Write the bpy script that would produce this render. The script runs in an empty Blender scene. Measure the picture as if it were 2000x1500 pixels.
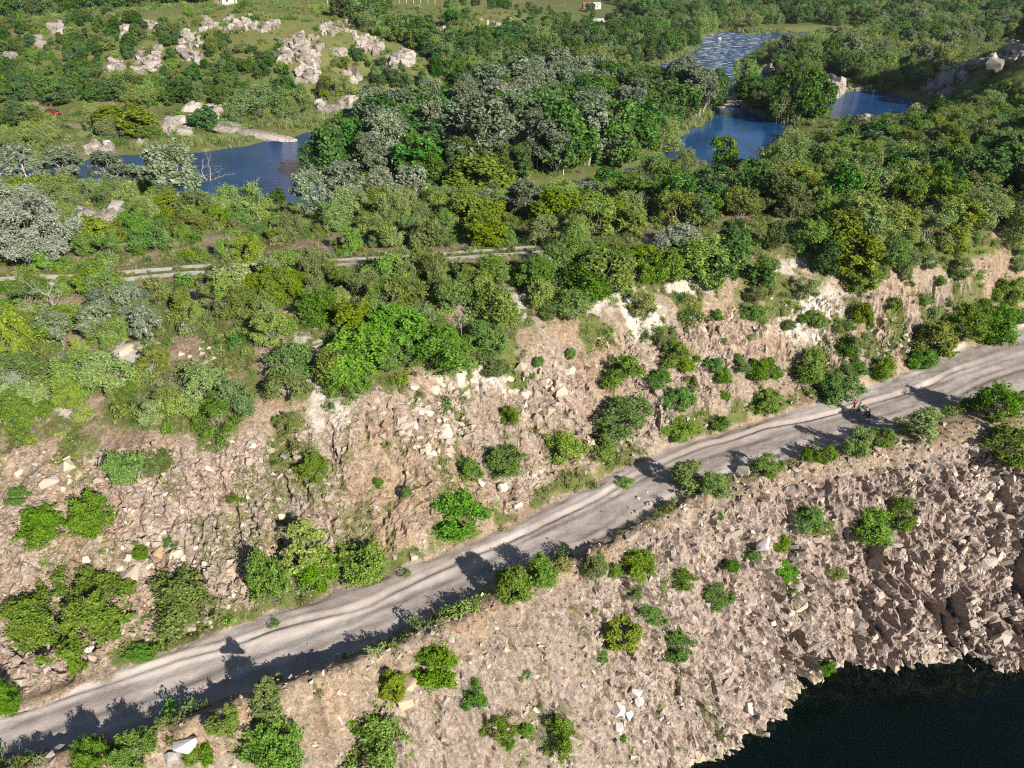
import bpy, math, random
import numpy as np
from mathutils import Vector

# ------------------------------------------------------------------ camera, sky, sun, exposure
sc = bpy.context.scene
COL = sc.collection
CAM_H, PITCH, FPX = 46.0, math.radians(32.0), 1376.0        # drone 46 m above the quarry road, lens of about 72 degrees
cam_data = bpy.data.cameras.new("camera")
cam = bpy.data.objects.new("camera", cam_data)
COL.objects.link(cam)
cam.location = (0, 0, CAM_H)
cam.rotation_euler = (math.pi / 2 - PITCH, 0, 0)
cam_data.sensor_width = 36.0
cam_data.lens = 36.0 * FPX / 2000.0
cam_data.clip_start = 0.5
cam_data.clip_end = 12000
sc.camera = cam

SUN_AZ, SUN_EL = math.radians(140.0), math.radians(28.0)     # clockwise from +Y: behind the camera, to the right
world = bpy.data.worlds.new("World")
sc.world = world
world.use_nodes = True
wn = world.node_tree
sky = wn.nodes.new("ShaderNodeTexSky")
sky.sky_type = 'NISHITA'
sky.sun_disc = False
sky.sun_elevation = SUN_EL
sky.sun_rotation = SUN_AZ
sky.air_density = 1.0
sky.dust_density = 0.3
sky.ozone_density = 2.0
bg = wn.nodes["Background"]
bg.inputs[1].default_value = 0.055
wn.links.new(sky.outputs[0], bg.inputs[0])

sun_data = bpy.data.lights.new("sun", 'SUN')
sun_data.energy = 5.0
sun_data.angle = math.radians(0.5)
sun_data.color = (1.0, 0.93, 0.82)
sun = bpy.data.objects.new("sun", sun_data)
COL.objects.link(sun)
to_sun = Vector((math.sin(SUN_AZ) * math.cos(SUN_EL), math.cos(SUN_AZ) * math.cos(SUN_EL), math.sin(SUN_EL)))
sun.rotation_euler = to_sun.to_track_quat('Z', 'Y').to_euler()
sun.location = to_sun * 200

sc.view_settings.view_transform = 'Standard'
sc.view_settings.look = 'None'
sc.view_settings.exposure = 0.66
sc.view_settings.gamma = 1.0
sc.render.engine = 'CYCLES'
sc.cycles.max_bounces = 6
sc.cycles.diffuse_bounces = 2
sc.cycles.glossy_bounces = 3
sc.cycles.transmission_bounces = 3
sc.cycles.transparent_max_bounces = 8
sc.cycles.volume_bounces = 0
sc.cycles.use_denoising = False
sc.cycles.sample_clamp_indirect = 4.0
sc.cycles.filter_width = 1.2

rng = np.random.default_rng(7)
random.seed(7)
CP, SP = math.cos(PITCH), math.sin(PITCH)


# ------------------------------------------------------------------ survey: picture points <-> places on the ground
def ray(px, py):
    u = (np.asarray(px, float) - 1000.0) / FPX
    v = -(np.asarray(py, float) - 750.0) / FPX
    return np.stack([u, CP + v * SP, -SP + v * CP], -1)


def at_z(px, py, z):
    d = ray(px, py)
    t = (np.asarray(z, float) - CAM_H) / d[..., 2]
    return np.stack([d[..., 0] * t, d[..., 1] * t], -1)


def at_y(px, py, y):
    d = ray(px, py)
    t = np.asarray(y, float) / d[..., 1]
    return np.stack([d[..., 0] * t, d[..., 1] * t, CAM_H + d[..., 2] * t], -1)


def project(x, y, z):
    dz = z - CAM_H
    depth = y * CP - dz * SP
    up = y * SP + dz * CP
    depth = np.maximum(depth, 0.1)
    return 1000 + FPX * x / depth, 750 - FPX * up / depth, depth


# ------------------------------------------------------------------ noise
_TAB = np.random.default_rng(99).random(1 << 16).astype(np.float32)


def _h(ix, iy, s):
    i, j = ix.astype(np.int32), iy.astype(np.int32)
    return _TAB[((i * 157 + s * 7919) ^ (j * 2543 + (i >> 6) * 31)) & 0xFFFF]


def vnoise(x, y, s=0):
    ix, iy = np.floor(x), np.floor(y)
    fx, fy = x - ix, y - iy
    fx = fx * fx * fx * (fx * (fx * 6 - 15) + 10)
    fy = fy * fy * fy * (fy * (fy * 6 - 15) + 10)
    a, b = _h(ix, iy, s), _h(ix + 1, iy, s)
    c, d = _h(ix, iy + 1, s), _h(ix + 1, iy + 1, s)
    return (a + (b - a) * fx) * (1 - fy) + (c + (d - c) * fx) * fy - 0.5


def fbm(x, y, s=0, oct=4, gain=0.5):
    r, a = 0.0, 1.0
    for k in range(oct):
        r = r + a * vnoise(x, y, s + k * 17)
        x, y, a = x * 2.03 + 3.1, y * 2.03 + 7.7, a * gain
    return r


def facets(x, y, s=0, tilt=0.8, jit=0.95):
    """broken-rock relief: every cell of an uneven mosaic is a flat face with its own height and tilt"""
    ix, iy = np.floor(x), np.floor(y)
    best = np.full(x.shape, 1e9)
    second = np.full(x.shape, 1e9)
    val = np.zeros(x.shape)
    cid = np.zeros(x.shape)
    for dx in (-1, 0, 1):
        for dy in (-1, 0, 1):
            cx, cy = ix + dx, iy + dy
            sx = cx + 0.5 + (_h(cx, cy, s) - 0.5) * jit
            sy = cy + 0.5 + (_h(cx, cy, s + 1) - 0.5) * jit
            d = (x - sx) ** 2 + (y - sy) ** 2
            v = (_h(cx, cy, s + 2) - 0.5) + tilt * ((_h(cx, cy, s + 3) - 0.5) * (x - sx) + (_h(cx, cy, s + 4) - 0.5) * (y - sy))
            m = d < best
            second = np.where(m, best, np.minimum(second, d))
            val = np.where(m, v, val)
            cid = np.where(m, _h(cx, cy, s + 5), cid)
            best = np.where(m, d, best)
    return val, np.sqrt(second) - np.sqrt(best), cid


def sstep(a, b, x):
    t = np.clip((x - a) / (b - a), 0, 1)
    return t * t * (3 - 2 * t)


def seg_dist(P, Q, x, y):
    """distance to polyline P->Q..., signed positive on its left side, and the parameter along it"""
    best = np.full(x.shape, 1e9)
    sgn = np.ones(x.shape)
    along = np.zeros(x.shape)
    acc = 0.0
    pts = P
    for i in range(len(pts) - 1):
        ax, ay = pts[i]
        bx, by = pts[i + 1]
        ex, ey = bx - ax, by - ay
        L2 = ex * ex + ey * ey + 1e-9
        t = np.clip(((x - ax) * ex + (y - ay) * ey) / L2, 0, 1)
        d = np.hypot(x - ax - t * ex, y - ay - t * ey)
        m = d < best
        cr = ex * (y - ay) - ey * (x - ax)
        sgn = np.where(m, np.where(cr >= 0, 1.0, -1.0), sgn)
        along = np.where(m, acc + t * math.sqrt(L2), along)
        best = np.where(m, d, best)
        acc += math.sqrt(L2)
    return best * sgn, along


def near_dist(P, x, y):
    """seg_dist worked out around the quarry only; far away the distance is just large"""
    m = (np.abs(x) < 150) & (y < 215)
    d = np.full(x.shape, 99.0)
    al = np.zeros(x.shape)
    d[m], al[m] = seg_dist(P, None, x[m], y[m])
    return d, al


def inside(poly, x, y):
    poly = np.asarray(poly, float)
    r = np.zeros(np.shape(x), bool)
    n = len(poly)
    for i in range(n):
        x1, y1 = poly[i]
        x2, y2 = poly[(i + 1) % n]
        c = ((y1 > y) != (y2 > y)) & (x < (x2 - x1) * (y - y1) / (y2 - y1 + 1e-12) + x1)
        r ^= c
    return r


def poly_sd(poly, x, y):
    p = [tuple(q) for q in poly] + [tuple(poly[0])]
    d, _ = seg_dist(p, None, x, y)
    return np.where(inside(poly, x, y), -np.abs(d), np.abs(d))


def resample(P, step):
    P = np.asarray(P, float)
    L = np.concatenate([[0], np.cumsum(np.linalg.norm(np.diff(P[:, :2], axis=0), axis=1))])
    n = max(2, int(L[-1] / step) + 1)
    s = np.linspace(0, L[-1], n)
    return np.stack([np.interp(s, L, P[:, k]) for k in range(P.shape[1])], -1)


# ------------------------------------------------------------------ object helpers
def link_mesh(name, verts, faces, mats, parent=None, smooth=False, mat_index=None, attrs=None):
    me = bpy.data.meshes.new(name)
    verts = np.asarray(verts, np.float32)
    if isinstance(faces, np.ndarray):
        k = faces.shape[1]
        me.vertices.add(len(verts))
        me.vertices.foreach_set("co", verts.ravel())
        me.loops.add(faces.size)
        me.loops.foreach_set("vertex_index", faces.ravel().astype(np.int32))
        me.polygons.add(len(faces))
        me.polygons.foreach_set("loop_start", np.arange(0, faces.size, k, dtype=np.int32))
        me.polygons.foreach_set("loop_total", np.full(len(faces), k, np.int32))
        me.update(calc_edges=True)
    else:
        me.from_pydata([tuple(v) for v in verts], [], [tuple(f) for f in faces])
    if not isinstance(mats, (list, tuple)):
        mats = [mats]
    for m in mats:
        me.materials.append(m)
    if mat_index is not None:
        me.polygons.foreach_set("material_index", np.asarray(mat_index, np.int32))
    me.polygons.foreach_set("use_smooth", np.full(len(me.polygons), smooth))
    for an, av in (attrs or {}).items():
        av = np.asarray(av, np.float32)
        if av.ndim == 1:
            a = me.attributes.new(an, 'FLOAT', 'POINT')
            a.data.foreach_set("value", av)
        else:
            a = me.color_attributes.new(an, 'FLOAT_COLOR', 'POINT')
            if av.shape[1] == 3:
                av = np.concatenate([av, np.ones((len(av), 1), np.float32)], 1)
            a.data.foreach_set("color", av.ravel())
    o = bpy.data.objects.new(name, me)
    COL.objects.link(o)
    if parent is not None:
        o.parent = parent
    return o


def mesh_obj(name, me, parent=None):
    o = bpy.data.objects.new(name, me)
    COL.objects.link(o)
    if parent is not None:
        o.parent = parent
    return o


def empty(name, loc=(0, 0, 0), rz=0.0, scale=1.0):
    o = bpy.data.objects.new(name, None)
    COL.objects.link(o)
    o.location = loc
    o.rotation_euler = (0, 0, rz)
    o.scale = (scale,) * 3 if np.isscalar(scale) else scale
    o.empty_display_size = 0.3
    return o


def tag(o, label=None, cat=None, group=None, kind=None):
    if label:
        o["label"] = label
    if cat:
        o["category"] = cat
    if group:
        o["group"] = group
    if kind:
        o["kind"] = kind
    return o


# ------------------------------------------------------------------ material helpers
class NT:
    def __init__(self, name):
        self.m = bpy.data.materials.new(name)
        self.m.use_nodes = True
        self.t = self.m.node_tree
        self.b = self.t.nodes["Principled BSDF"]
        self.out = self.t.nodes["Material Output"]

    def n(self, typ, inputs=None, **props):
        nd = self.t.nodes.new("ShaderNode" + typ)
        for k, v in props.items():
            setattr(nd, k, v)
        for k, v in (inputs or {}).items():
            self.set(nd.inputs[k], v)
        return nd

    def set(self, sock, v):
        if isinstance(v, bpy.types.NodeSocket):
            self.t.links.new(v, sock)
        elif isinstance(v, (tuple, list)) and len(v) == 3 and sock.type == 'RGBA':
            sock.default_value = (*v, 1)
        else:
            sock.default_value = v

    def noise(self, scale, detail=4, rough=0.55, vec=None, dist=0.0):
        nd = self.n("TexNoise", {"Scale": scale, "Detail": detail, "Roughness": rough, "Distortion": dist})
        if vec is not None:
            self.set(nd.inputs["Vector"], vec)
        return nd.outputs["Fac"]

    def voro(self, scale, vec=None, feature='F1', out="Distance"):
        nd = self.n("TexVoronoi", {"Scale": scale}, feature=feature)
        if vec is not None:
            self.set(nd.inputs["Vector"], vec)
        return nd.outputs[out]

    def ramp(self, fac, stops):
        nd = self.n("ValToRGB", {"Fac": fac})
        e = nd.color_ramp.elements
        while len(e) < len(stops):
            e.new(0.5)
        for el, (p, c) in zip(e, stops):
            el.position = p
            el.color = (*c, 1) if len(c) == 3 else c
        return nd.outputs["Color"]

    def mix(self, fac, a, b, blend='MIX'):
        nd = self.n("Mix", data_type='RGBA', blend_type=blend)
        self.set(nd.inputs[0], fac)
        self.set(nd.inputs[6], a)
        self.set(nd.inputs[7], b)
        return nd.outputs[2]

    def math(self, op, a, b=None, c=None, clamp=False):
        nd = self.n("Math", operation=op, use_clamp=clamp)
        for i, v in enumerate((a, b, c)):
            if v is not None:
                self.set(nd.inputs[i], v)
        return nd.outputs[0]

    def maprange(self, v, a, b, c=0.0, d=1.0):
        nd = self.n("MapRange", {"Value": v, "From Min": a, "From Max": b, "To Min": c, "To Max": d})
        return nd.outputs[0]

    def attr(self, name, out="Color"):
        return self.n("Attribute", attribute_name=name).outputs[out]

    def pos(self):
        return self.n("NewGeometry").outputs["Position"]

    def objco(self):
        return self.n("TexCoord").outputs["Object"]

    def mapping(self, vec, scale=(1, 1, 1), rot=(0, 0, 0)):
        return self.n("Mapping", {"Vector": vec, "Scale": scale, "Rotation": rot}).outputs[0]

    def bump(self, height, strength=0.5, dist=0.1, normal=None):
        nd = self.n("Bump", {"Height": height, "Strength": strength, "Distance": dist})
        if normal is not None:
            self.set(nd.inputs["Normal"], normal)
        return nd.outputs[0]

    def base(self, col, rough=0.9, spec=0.2, normal=None):
        self.set(self.b.inputs["Base Color"], col)
        self.set(self.b.inputs["Roughness"], rough)
        self.set(self.b.inputs["Specular IOR Level"], spec)
        if normal is not None:
            self.set(self.b.inputs["Normal"], normal)
        return self.m


def plain(name, col, rough=0.7, spec=0.3, metallic=0.0):
    t = NT(name)
    t.base(col, rough, spec)
    t.b.inputs["Metallic"].default_value = metallic
    return t.m

# ------------------------------------------------------------------ terrain: survey lines (picture points with their height)
def line(pts, step=None):
    """pts (px, py, z) -> world (x, y, z)"""
    p = np.array(pts, float)
    w = np.concatenate([at_z(p[:, 0], p[:, 1], p[:, 2]), p[:, 2:3]], 1)
    return resample(w, step) if step else w


def line_y(pts, step=None):
    p = np.array(pts, float)
    w = at_y(p[:, 0], p[:, 1], p[:, 2])
    return resample(w, step) if step else w


road_in = line([(-420, 1560, 0), (-200, 1475, 0), (0, 1400, 0), (120, 1356, 0), (250, 1308, 0), (400, 1254, 0), (500, 1218, 0), (620, 1178, 0), (760, 1126, 0),
                (900, 1072, 0), (1000, 1024, 0), (1100, 974, 0), (1200, 926, 0), (1330, 872, 0), (1450, 832, 0), (1600, 790, 0),
                (1700, 756, 0), (1780, 722, 0), (1860, 690, 0), (2000, 640, 0), (2200, 578, 0), (2500, 500, 0)], 2.5)
road_out = line([(-420, 1680, 0), (-200, 1590, 0), (0, 1498, 0), (150, 1456, 0), (300, 1418, 0), (420, 1380, 0), (600, 1316, 0), (760, 1247, 0),
                 (900, 1176, 0), (1000, 1122, 0), (1100, 1086, 0), (1220, 1030, 0), (1330, 968, 0), (1440, 930, 0), (1560, 893, 0),
                 (1700, 850, 0), (1800, 818, 0), (1900, 790, 0), (2000, 762, 0), (2200, 700, 0), (2500, 610, 0)], 2.5)
berm = line([(-420, 1740, 1), (-200, 1650, 1), (0, 1556, 1.0), (200, 1494, 1.0), (350, 1446, 1.2), (560, 1400, 1.3), (690, 1340, 1.3), (800, 1280, 1.3),
             (900, 1222, 1.2), (960, 1195, 1.1), (1040, 1140, 1.0), (1140, 1092, 0.9), (1250, 1040, 0.9), (1330, 990, 0.9), (1420, 956, 0.6),
             (1530, 926, 0.3), (1620, 908, 0.2), (1750, 888, 0.1), (1850, 866, 0.1), (2000, 838, 0.2), (2200, 780, 0.3), (2500, 690, 0.3)], 2.5)
PIT_Z = -22.0
shore = line([(-300, 2250, PIT_Z), (300, 1950, PIT_Z), (700, 1760, PIT_Z), (1000, 1660, PIT_Z), (1250, 1560, PIT_Z), (1370, 1492, PIT_Z), (1480, 1445, PIT_Z), (1530, 1392, PIT_Z), (1600, 1335, PIT_Z),
              (1650, 1302, PIT_Z), (1750, 1308, PIT_Z), (1850, 1298, PIT_Z), (1950, 1302, PIT_Z), (2000, 1318, PIT_Z), (2250, 1300, PIT_Z), (2600, 1180, PIT_Z)], 2.5)
crest = line([(-400, 930, 9), (-200, 905, 9), (0, 870, 9.5), (300, 865, 10), (480, 850, 10), (640, 800, 10.5), (800, 745, 11), (1000, 690, 11.5),
              (1150, 640, 11.5), (1300, 612, 11), (1450, 598, 10), (1600, 570, 9.7), (1750, 545, 9.5), (1900, 512, 9.4), (2150, 462, 9.4), (2450, 410, 9.4)], 4)
track = line([(-420, 590, 13.2), (-200, 572, 13.3), (0, 553, 13.5), (200, 543, 14), (350, 527, 14), (600, 518, 14.2), (800, 505, 14.5), (900, 498, 14.5),
              (1080, 487, 15), (1220, 478, 15), (1360, 468, 14.5), (1500, 455, 14), (1700, 436, 13.5), (1900, 415, 13), (2200, 390, 12)], 4)
bench = line([(-400, 430, 13), (0, 425, 13), (300, 422, 13.2), (600, 440, 12.5), (900, 440, 12), (1200, 415, 11), (1500, 375, 9.5), (1800, 350, 9.5), (2100, 330, 9.5), (2500, 300, 9)], 8)
near_bank = line([(-500, 378, 1.2), (-200, 372, 1.2), (200, 372, 1.2), (350, 392, 1.2), (500, 412, 1.2), (700, 408, 1.2), (850, 410, 1.2), (1000, 402, 1.2), (1250, 356, 1.2),
                  (1470, 330, 1.2), (1600, 258, 2), (1700, 246, 2), (1800, 240, 3), (1900, 260, 7), (2100, 265, 8)], 10)

RIVERS_PX = {
    "left": [(-700, 345), (-200, 332), (60, 325), (150, 318), (180, 309), (250, 303), (400, 296), (470, 289), (500, 276), (580, 267), (640, 250), (720, 232),
             (800, 222), (900, 208), (1010, 190), (1010, 200), (900, 219), (800, 236), (720, 262), (650, 300), (640, 350), (700, 370), (850, 372), (1050, 364), (1180, 343),
             (1262, 318), (1300, 292), (1326, 268), (1352, 250), (1392, 232), (1400, 214), (1408, 196), (1416, 172), (1440, 172), (1446, 196), (1448, 214), (1475, 224), (1530, 240),
             (1545, 250), (1500, 292), (1470, 318), (1420, 330), (1350, 314), (1300, 312), (1256, 334), (1150, 368), (1000, 394), (850, 402), (700, 400),
             (600, 404), (500, 406), (400, 386), (200, 366), (-200, 366), (-700, 372)],
    "pool": [(1416, 172), (1430, 150), (1500, 158), (1560, 172), (1622, 190), (1650, 178), (1700, 178), (1745, 182), (1785, 196), (1790, 212), (1752, 226), (1690, 236), (1640, 240),
             (1600, 222), (1540, 200), (1480, 184), (1440, 180)],
    "rapids": [(1262, 137), (1300, 122), (1362, 97), (1374, 73), (1394, 64), (1436, 60), (1440, 67), (1520, 64), (1700, 58), (1705, 64), (1545, 72), (1492, 82), (1478, 100), (1440, 122), (1500, 145), (1500, 162),
               (1430, 162), (1380, 152), (1300, 150)],
}
RIVERS = {k: at_z(np.array(v)[:, 0], np.array(v)[:, 1], 0.0) for k, v in RIVERS_PX.items()}

ctrl = [road_in, road_out, resample(berm, 3), shore, crest, track, bench, near_bank]
ctrl.append(shore + np.array([4.5, -8.0, -9.0]))
ctrl.append(shore + np.array([12., -22.0, -12.0]))
# far bank, rocky hill on the left, plateau behind, right-hand ridge, far fields
ctrl.append(line([(-500, 318, 1.5), (-200, 312, 1.5), (0, 300, 2), (100, 290, 2), (250, 285, 1.5), (400, 280, 1.5), (560, 250, 2), (700, 215, 2), (900, 180, 2), (1100, 150, 2)], 15))
ctrl.append(line([(-400, 235, 4), (0, 226, 4), (105, 224, 4), (200, 220, 4), (300, 212, 4.2), (450, 205, 4), (600, 190, 4), (720, 168, 4)], 12))
ctrl.append(line_y([(-300, 120, 265), (0, 125, 265), (150, 120, 265), (300, 125, 262), (450, 115, 258), (600, 120, 252), (700, 135, 250), (800, 145, 252)], 12))
ctrl.append(line_y([(-300, 62, 300), (0, 58, 300), (100, 40, 300), (300, 27, 298), (450, 22, 296), (560, 24, 294), (640, 42, 288), (700, 70, 282), (770, 102, 272), (840, 132, 266)], 12))
ctrl.append(line_y([(-300, 40, 340), (100, 26, 340), (300, 12, 345), (500, 12, 345), (640, 20, 340)], 20))
ctrl.append(line_y([(760, 60, 330), (860, 100, 320), (980, 110, 325)], 20))
ctrl.append(line_y([(700, 22, 395), (830, 16, 395), (900, 30, 390), (980, 55, 375), (1060, 85, 365)], 20))
ctrl.append(line_y([(-400, 5, 430), (0, 4, 430), (300, 3, 430), (600, 5, 430), (800, 6, 430), (960, 14, 440), (1040, 30, 440)], 30))
ctrl.append(line([(1200, 60, 3), (1340, 72, 2), (1260, 110, 2), (1100, 40, 6), (1200, 20, 6), (1300, 20, 4), (1560, 40, 3), (1700, 30, 4), (1560, 110, 2.5), (1700, 120, 2.5),
                   (1600, 160, 2), (1750, 150, 2.5), (1900, 60, 3), (1900, 20, 4), (2100, 40, 4), (1300, 180, 2), (1150, 200, 2), (1000, 260, 2), (850, 330, 2), (1200, 280, 2), (700, 320, 2)]))
ctrl.append(line_y([(1790, 190, 252), (1830, 158, 250), (1870, 132, 248), (1930, 104, 246), (2000, 78, 244), (2100, 50, 242), (2300, 30, 240)], 8))
ctrl.append(line([(1840, 205, 4), (1900, 195, 8), (1960, 170, 11), (2030, 150, 14), (2150, 140, 16)]))
ctrl.append(line([(1780, 168, 2.2), (1830, 140, 2.5), (1880, 112, 2.5), (1960, 80, 3)]))
far = [(-700, 700, 26), (-300, 700, 24), (0, 760, 8), (300, 800, 6), (700, 800, 10), (-1500, 1500, 60), (0, 1600, 24), (1500, 1500, 40), (-2500, 3500, 120), (0, 3500, 80), (2500, 3500, 120),
       (-800, 200, 14), (-500, 330, 18), (800, 200, 16), (700, 450, 12), (-400, 40, 8), (-200, -60, 4), (300, 100, 10), (300, 20, -4), (600, -100, 0), (100, -120, -8), (0, -60, -16), (-60, 0, -6), (120, 10, -30)]
ctrl.append(np.array(far, float))
C = np.concatenate(ctrl)
_, keep = np.unique(np.round(C[:, :2] / 0.8).astype(int), axis=0, return_index=True)
C = C[np.sort(keep)]


def rbf_fit(C):
    X = C[:, :2]
    r = np.linalg.norm(X[:, None] - X[None], axis=2)
    n = len(X)
    A = np.zeros((n + 3, n + 3))
    A[:n, :n] = r - 0.02 * np.eye(n)
    A[:n, n] = 1
    A[:n, n + 1:] = X / 100
    A[n, :n] = 1
    A[n + 1:, :n] = X.T / 100
    b = np.zeros(n + 3)
    b[:n] = C[:, 2]
    return np.linalg.solve(A, b)


RW = rbf_fit(C)


def rbf(x, y):
    out = np.empty(x.shape, np.float64)
    xf, yf, of = x.ravel(), y.ravel(), out.ravel()
    cx, cy, w = C[:, 0].astype(np.float32), C[:, 1].astype(np.float32), RW[:len(C)].astype(np.float32)
    for i in range(0, len(xf), 20000):
        a, b = xf[i:i + 20000].astype(np.float32), yf[i:i + 20000].astype(np.float32)
        d = np.sqrt((a[:, None] - cx) ** 2 + (b[:, None] - cy) ** 2)
        of[i:i + 20000] = d @ w + RW[len(C)] + RW[len(C) + 1] * a / 100 + RW[len(C) + 2] * b / 100
    return out


# grid lines: dense around the quarry, opening out towards the horizon
def axis(lo, core0, core1, hi, step, growth, cap_far):
    core = list(np.arange(core0, core1, step))
    a, s = core1, step
    up = []
    while a < hi:
        up.append(a)
        s = min(s * growth, cap_far(a))
        a += s
    up.append(hi)
    a, s = core0, step
    dn = []
    while a > lo:
        s = min(s * growth, cap_far(a))
        a -= s
        dn.append(a)
    return np.array(dn[::-1] + core + up)


GX = axis(-3000, -44, 64, 3000, 0.215, 1.05, lambda a: 3.6 if abs(a) < 300 else abs(a) * 0.07)
GY = axis(-400, 27, 76, 4500, 0.15, 1.05, lambda a: 3.0 if 0 < a < 560 else max(3.0, abs(a) * 0.07))
X, Y = np.meshgrid(GX, GY)
Z = rbf(X, Y)
NYG, NXG = X.shape

sd_in, along_in = near_dist(resample(road_in[:, :2], 5), X, Y)       # >0 on the hill side
sd_out, along_out = near_dist(resample(road_out[:, :2], 5), X, Y)
sd_berm, _ = near_dist(resample(berm[:, :2], 5), X, Y)
sd_crest, along_crest = near_dist(resample(crest[:, :2], 6), X, Y)
sd_shore, along_shore = near_dist(resample(shore[:, :2], 6), X, Y)
sd_track, along_track = near_dist(resample(track[:, :2], 6), X, Y)
wob = fbm(X * 0.35, Y * 0.35, 5, 3) * 1.3
on_road = sstep(0.6, -0.5, sd_in + wob * 0.8) * sstep(-0.6, 0.5, sd_out + wob * 0.7)
near = (np.abs(X) < 140) & (Y < 200)
on_road = np.where(near, on_road, 0)
hill = np.where(near, sstep(0.0, 2.0, sd_in) * sstep(1.5, -2.5, sd_crest), 0)          # rock slope above the road
pit = np.where(Y < 110, sstep(0.3, -1.8, sd_berm), 0)                                  # rock slope below the road
right_face = pit * sstep(0, 16, X - 16 + (Y - 50) * 0.4 + fbm(X * .1, Y * .1, 9, 2) * 8)  # bare fractured face on the right

# rivers cut into the ground
riv = np.full(X.shape, 1e9)
rm_ = (np.abs(X) < 620) & (Y > 100) & (Y < 760)
for P in RIVERS.values():
    riv[rm_] = np.minimum(riv[rm_], poly_sd(P, X[rm_], Y[rm_]))
rivw = riv + fbm(X * 0.12, Y * 0.12, 40, 3) * 3.0
bank = np.clip(0.35 + 0.22 * rivw, 0.3, None)
Z = np.where((Y > 110) & (rivw < 40), np.where(rivw > 0, np.maximum(np.minimum(Z, bank + np.maximum(Z, 0) * sstep(2, 40, rivw)), 0.35), -0.3 - np.minimum(-rivw * 0.35, 2.2)), Z)
Z = np.where((Y > 110) & (rivw >= 0), np.maximum(Z, 0.35), Z)
# gentle unevenness everywhere
amp = np.where(Y > 110, 0.8, 0.25) * np.where(riv < 4, 0.15, 1)
Z = Z + fbm(X * 0.045, Y * 0.045, 11, 4) * amp * 2 * (1 - on_road)
# road bed: flat, ruts and tracks running along it
mid = (sd_in + sd_out) * 0.5
lane = mid / 4.0
ruts = np.zeros_like(Z)
for off, wdt, dep, ph in ((-2.0, 0.35, 0.06, 0), (0.3, 0.45, 0.06, 2), (1.9, 0.25, 0.12, 3)):
    o_ = off + fbm(along_in * 0.05, 0 * along_in + ph * 9.1, 70 + ph, 3) * 1.6
    k_ = np.exp(-((mid - o_) / wdt) ** 2)
    ruts -= k_ * dep * (0.4 + 1.2 * np.clip(vnoise(along_in * 0.09, along_in * 0 + ph * 3.3, 81 + ph) + 0.4, 0, 1))
    ruts += np.exp(-((np.abs(mid - o_) - wdt * 1.6) / (wdt * 0.7)) ** 2) * dep * 0.35
rz = ruts * 1.5 + 0.10 * fbm(along_in * 0.10, mid * 0.7, 33, 3) + 0.05 * fbm(along_in * 0.6, mid * 1.6, 35, 3) + 0.05 * fbm(X * 0.9, Y * 0.9, 36, 3)
step_bank = 0.20 * sstep(1.2, 2.4, mid + fbm(along_in * 0.06, along_in * 0, 55, 3) * 1.6)       # shelf on the hill side of the road
Z = Z * (1 - on_road) + (rz + step_bank * sstep(8, 20, along_in)) * on_road
# weathered slopes: gullies running down the fall line, broken-rock facets pushed out along the normal
gully = fbm(along_in * 0.32 + fbm(X * .2, Y * .2, 61, 2) * 1.2, sd_in * 0.05, 60, 4)
gully2 = fbm(along_in * 1.1 + fbm(X * .5, Y * .5, 64, 2) * 0.8, sd_in * 0.10, 63, 3)
Z = Z + hill * (gully * 1.7 + gully2 * 0.5) + pit * (1 - right_face) * (gully * 1.3 + gully2 * 0.6)
ledge = vnoise(sd_in * 0.42 + fbm(X * .12, Y * .12, 66, 3) * 2.2, along_in * 0.05, 67)
Z = Z + hill * ledge * 1.1
small_track = sstep(1.7, 1.0, np.abs(sd_track)) * near

gy_, gx_ = np.gradient(Z, GY, GX)
nrm = np.stack([-gx_, -gy_, np.ones_like(Z)], -1)
nrm /= np.linalg.norm(nrm, axis=-1, keepdims=True)
steep = 1 - nrm[..., 2]
slopeV = Z * 1.25
core = (X > -60) & (X < 110) & (Y < 105)
ci = np.where(core)
xs_, zs_, ds_ = along_in[ci], slopeV[ci] + 0.35 * Y[ci], sd_in[ci]
wx = fbm(X[ci] * 0.4, Y[ci] * 0.4, 21, 3)
wy = fbm(X[ci] * 0.4 + 50, Y[ci] * 0.4, 22, 3)
f0, e0, c0 = facets((xs_ + wx * 3) * 0.22, (zs_ + wy * 3) * 0.11, 95, 1.6)
f1, e1, c1 = facets((xs_ + wx * 2.2) * 0.70, (zs_ + xs_ * 0.25 + wy * 2.2) * 0.24, 100, 1.8)
f2, e2, c2 = facets((xs_ + wx * 1.4) * 1.6, (zs_ + xs_ * 0.3 + wy * 1.6) * 0.72, 110, 1.6)
f3, e3, c3 = facets((xs_ + wx * .5) * 2.6, (zs_ + wy * .5) * 2.0, 120, 1.3)
rib = 0.5 - np.abs(fbm((xs_ + zs_ * 0.18 + wx * 1.6) * 0.55, zs_ * 0.07, 141, 4, 0.6)) * 2.4
rib2 = 0.5 - np.abs(fbm((xs_ - zs_ * 0.25 + wx) * 1.5, zs_ * 0.22, 142, 3, 0.6)) * 2.2
DISP = np.zeros_like(Z)
rocky_h = np.clip(fbm(X * 0.09, Y * 0.09, 130, 3) * 2.2 + 0.28 * 1, 0, 1)
ROCK = np.zeros_like(Z)
h_, p_, r_ = hill[ci], pit[ci], right_face[ci]
bandmask = np.clip(h_ * np.clip(0.22 + rocky_h[ci], 0, 1) + p_ * (1 - r_) * np.clip(0.30 + rocky_h[ci] * 0.8, 0, 1) + r_ * 1.0, 0, 1)
low = sstep(-4, -12, Z[ci])
d = f0 * (0.9 * r_ + 0.45 * p_ + 0.30 * h_) + f1 * (0.46 * bandmask + 0.10 * r_ + 0.12 * p_) + f2 * (0.40 * bandmask - 0.08 * r_ + 0.10 * h_ + 0.14 * p_) + f3 * (0.20 * bandmask + 0.09 * (h_ + p_))
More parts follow.
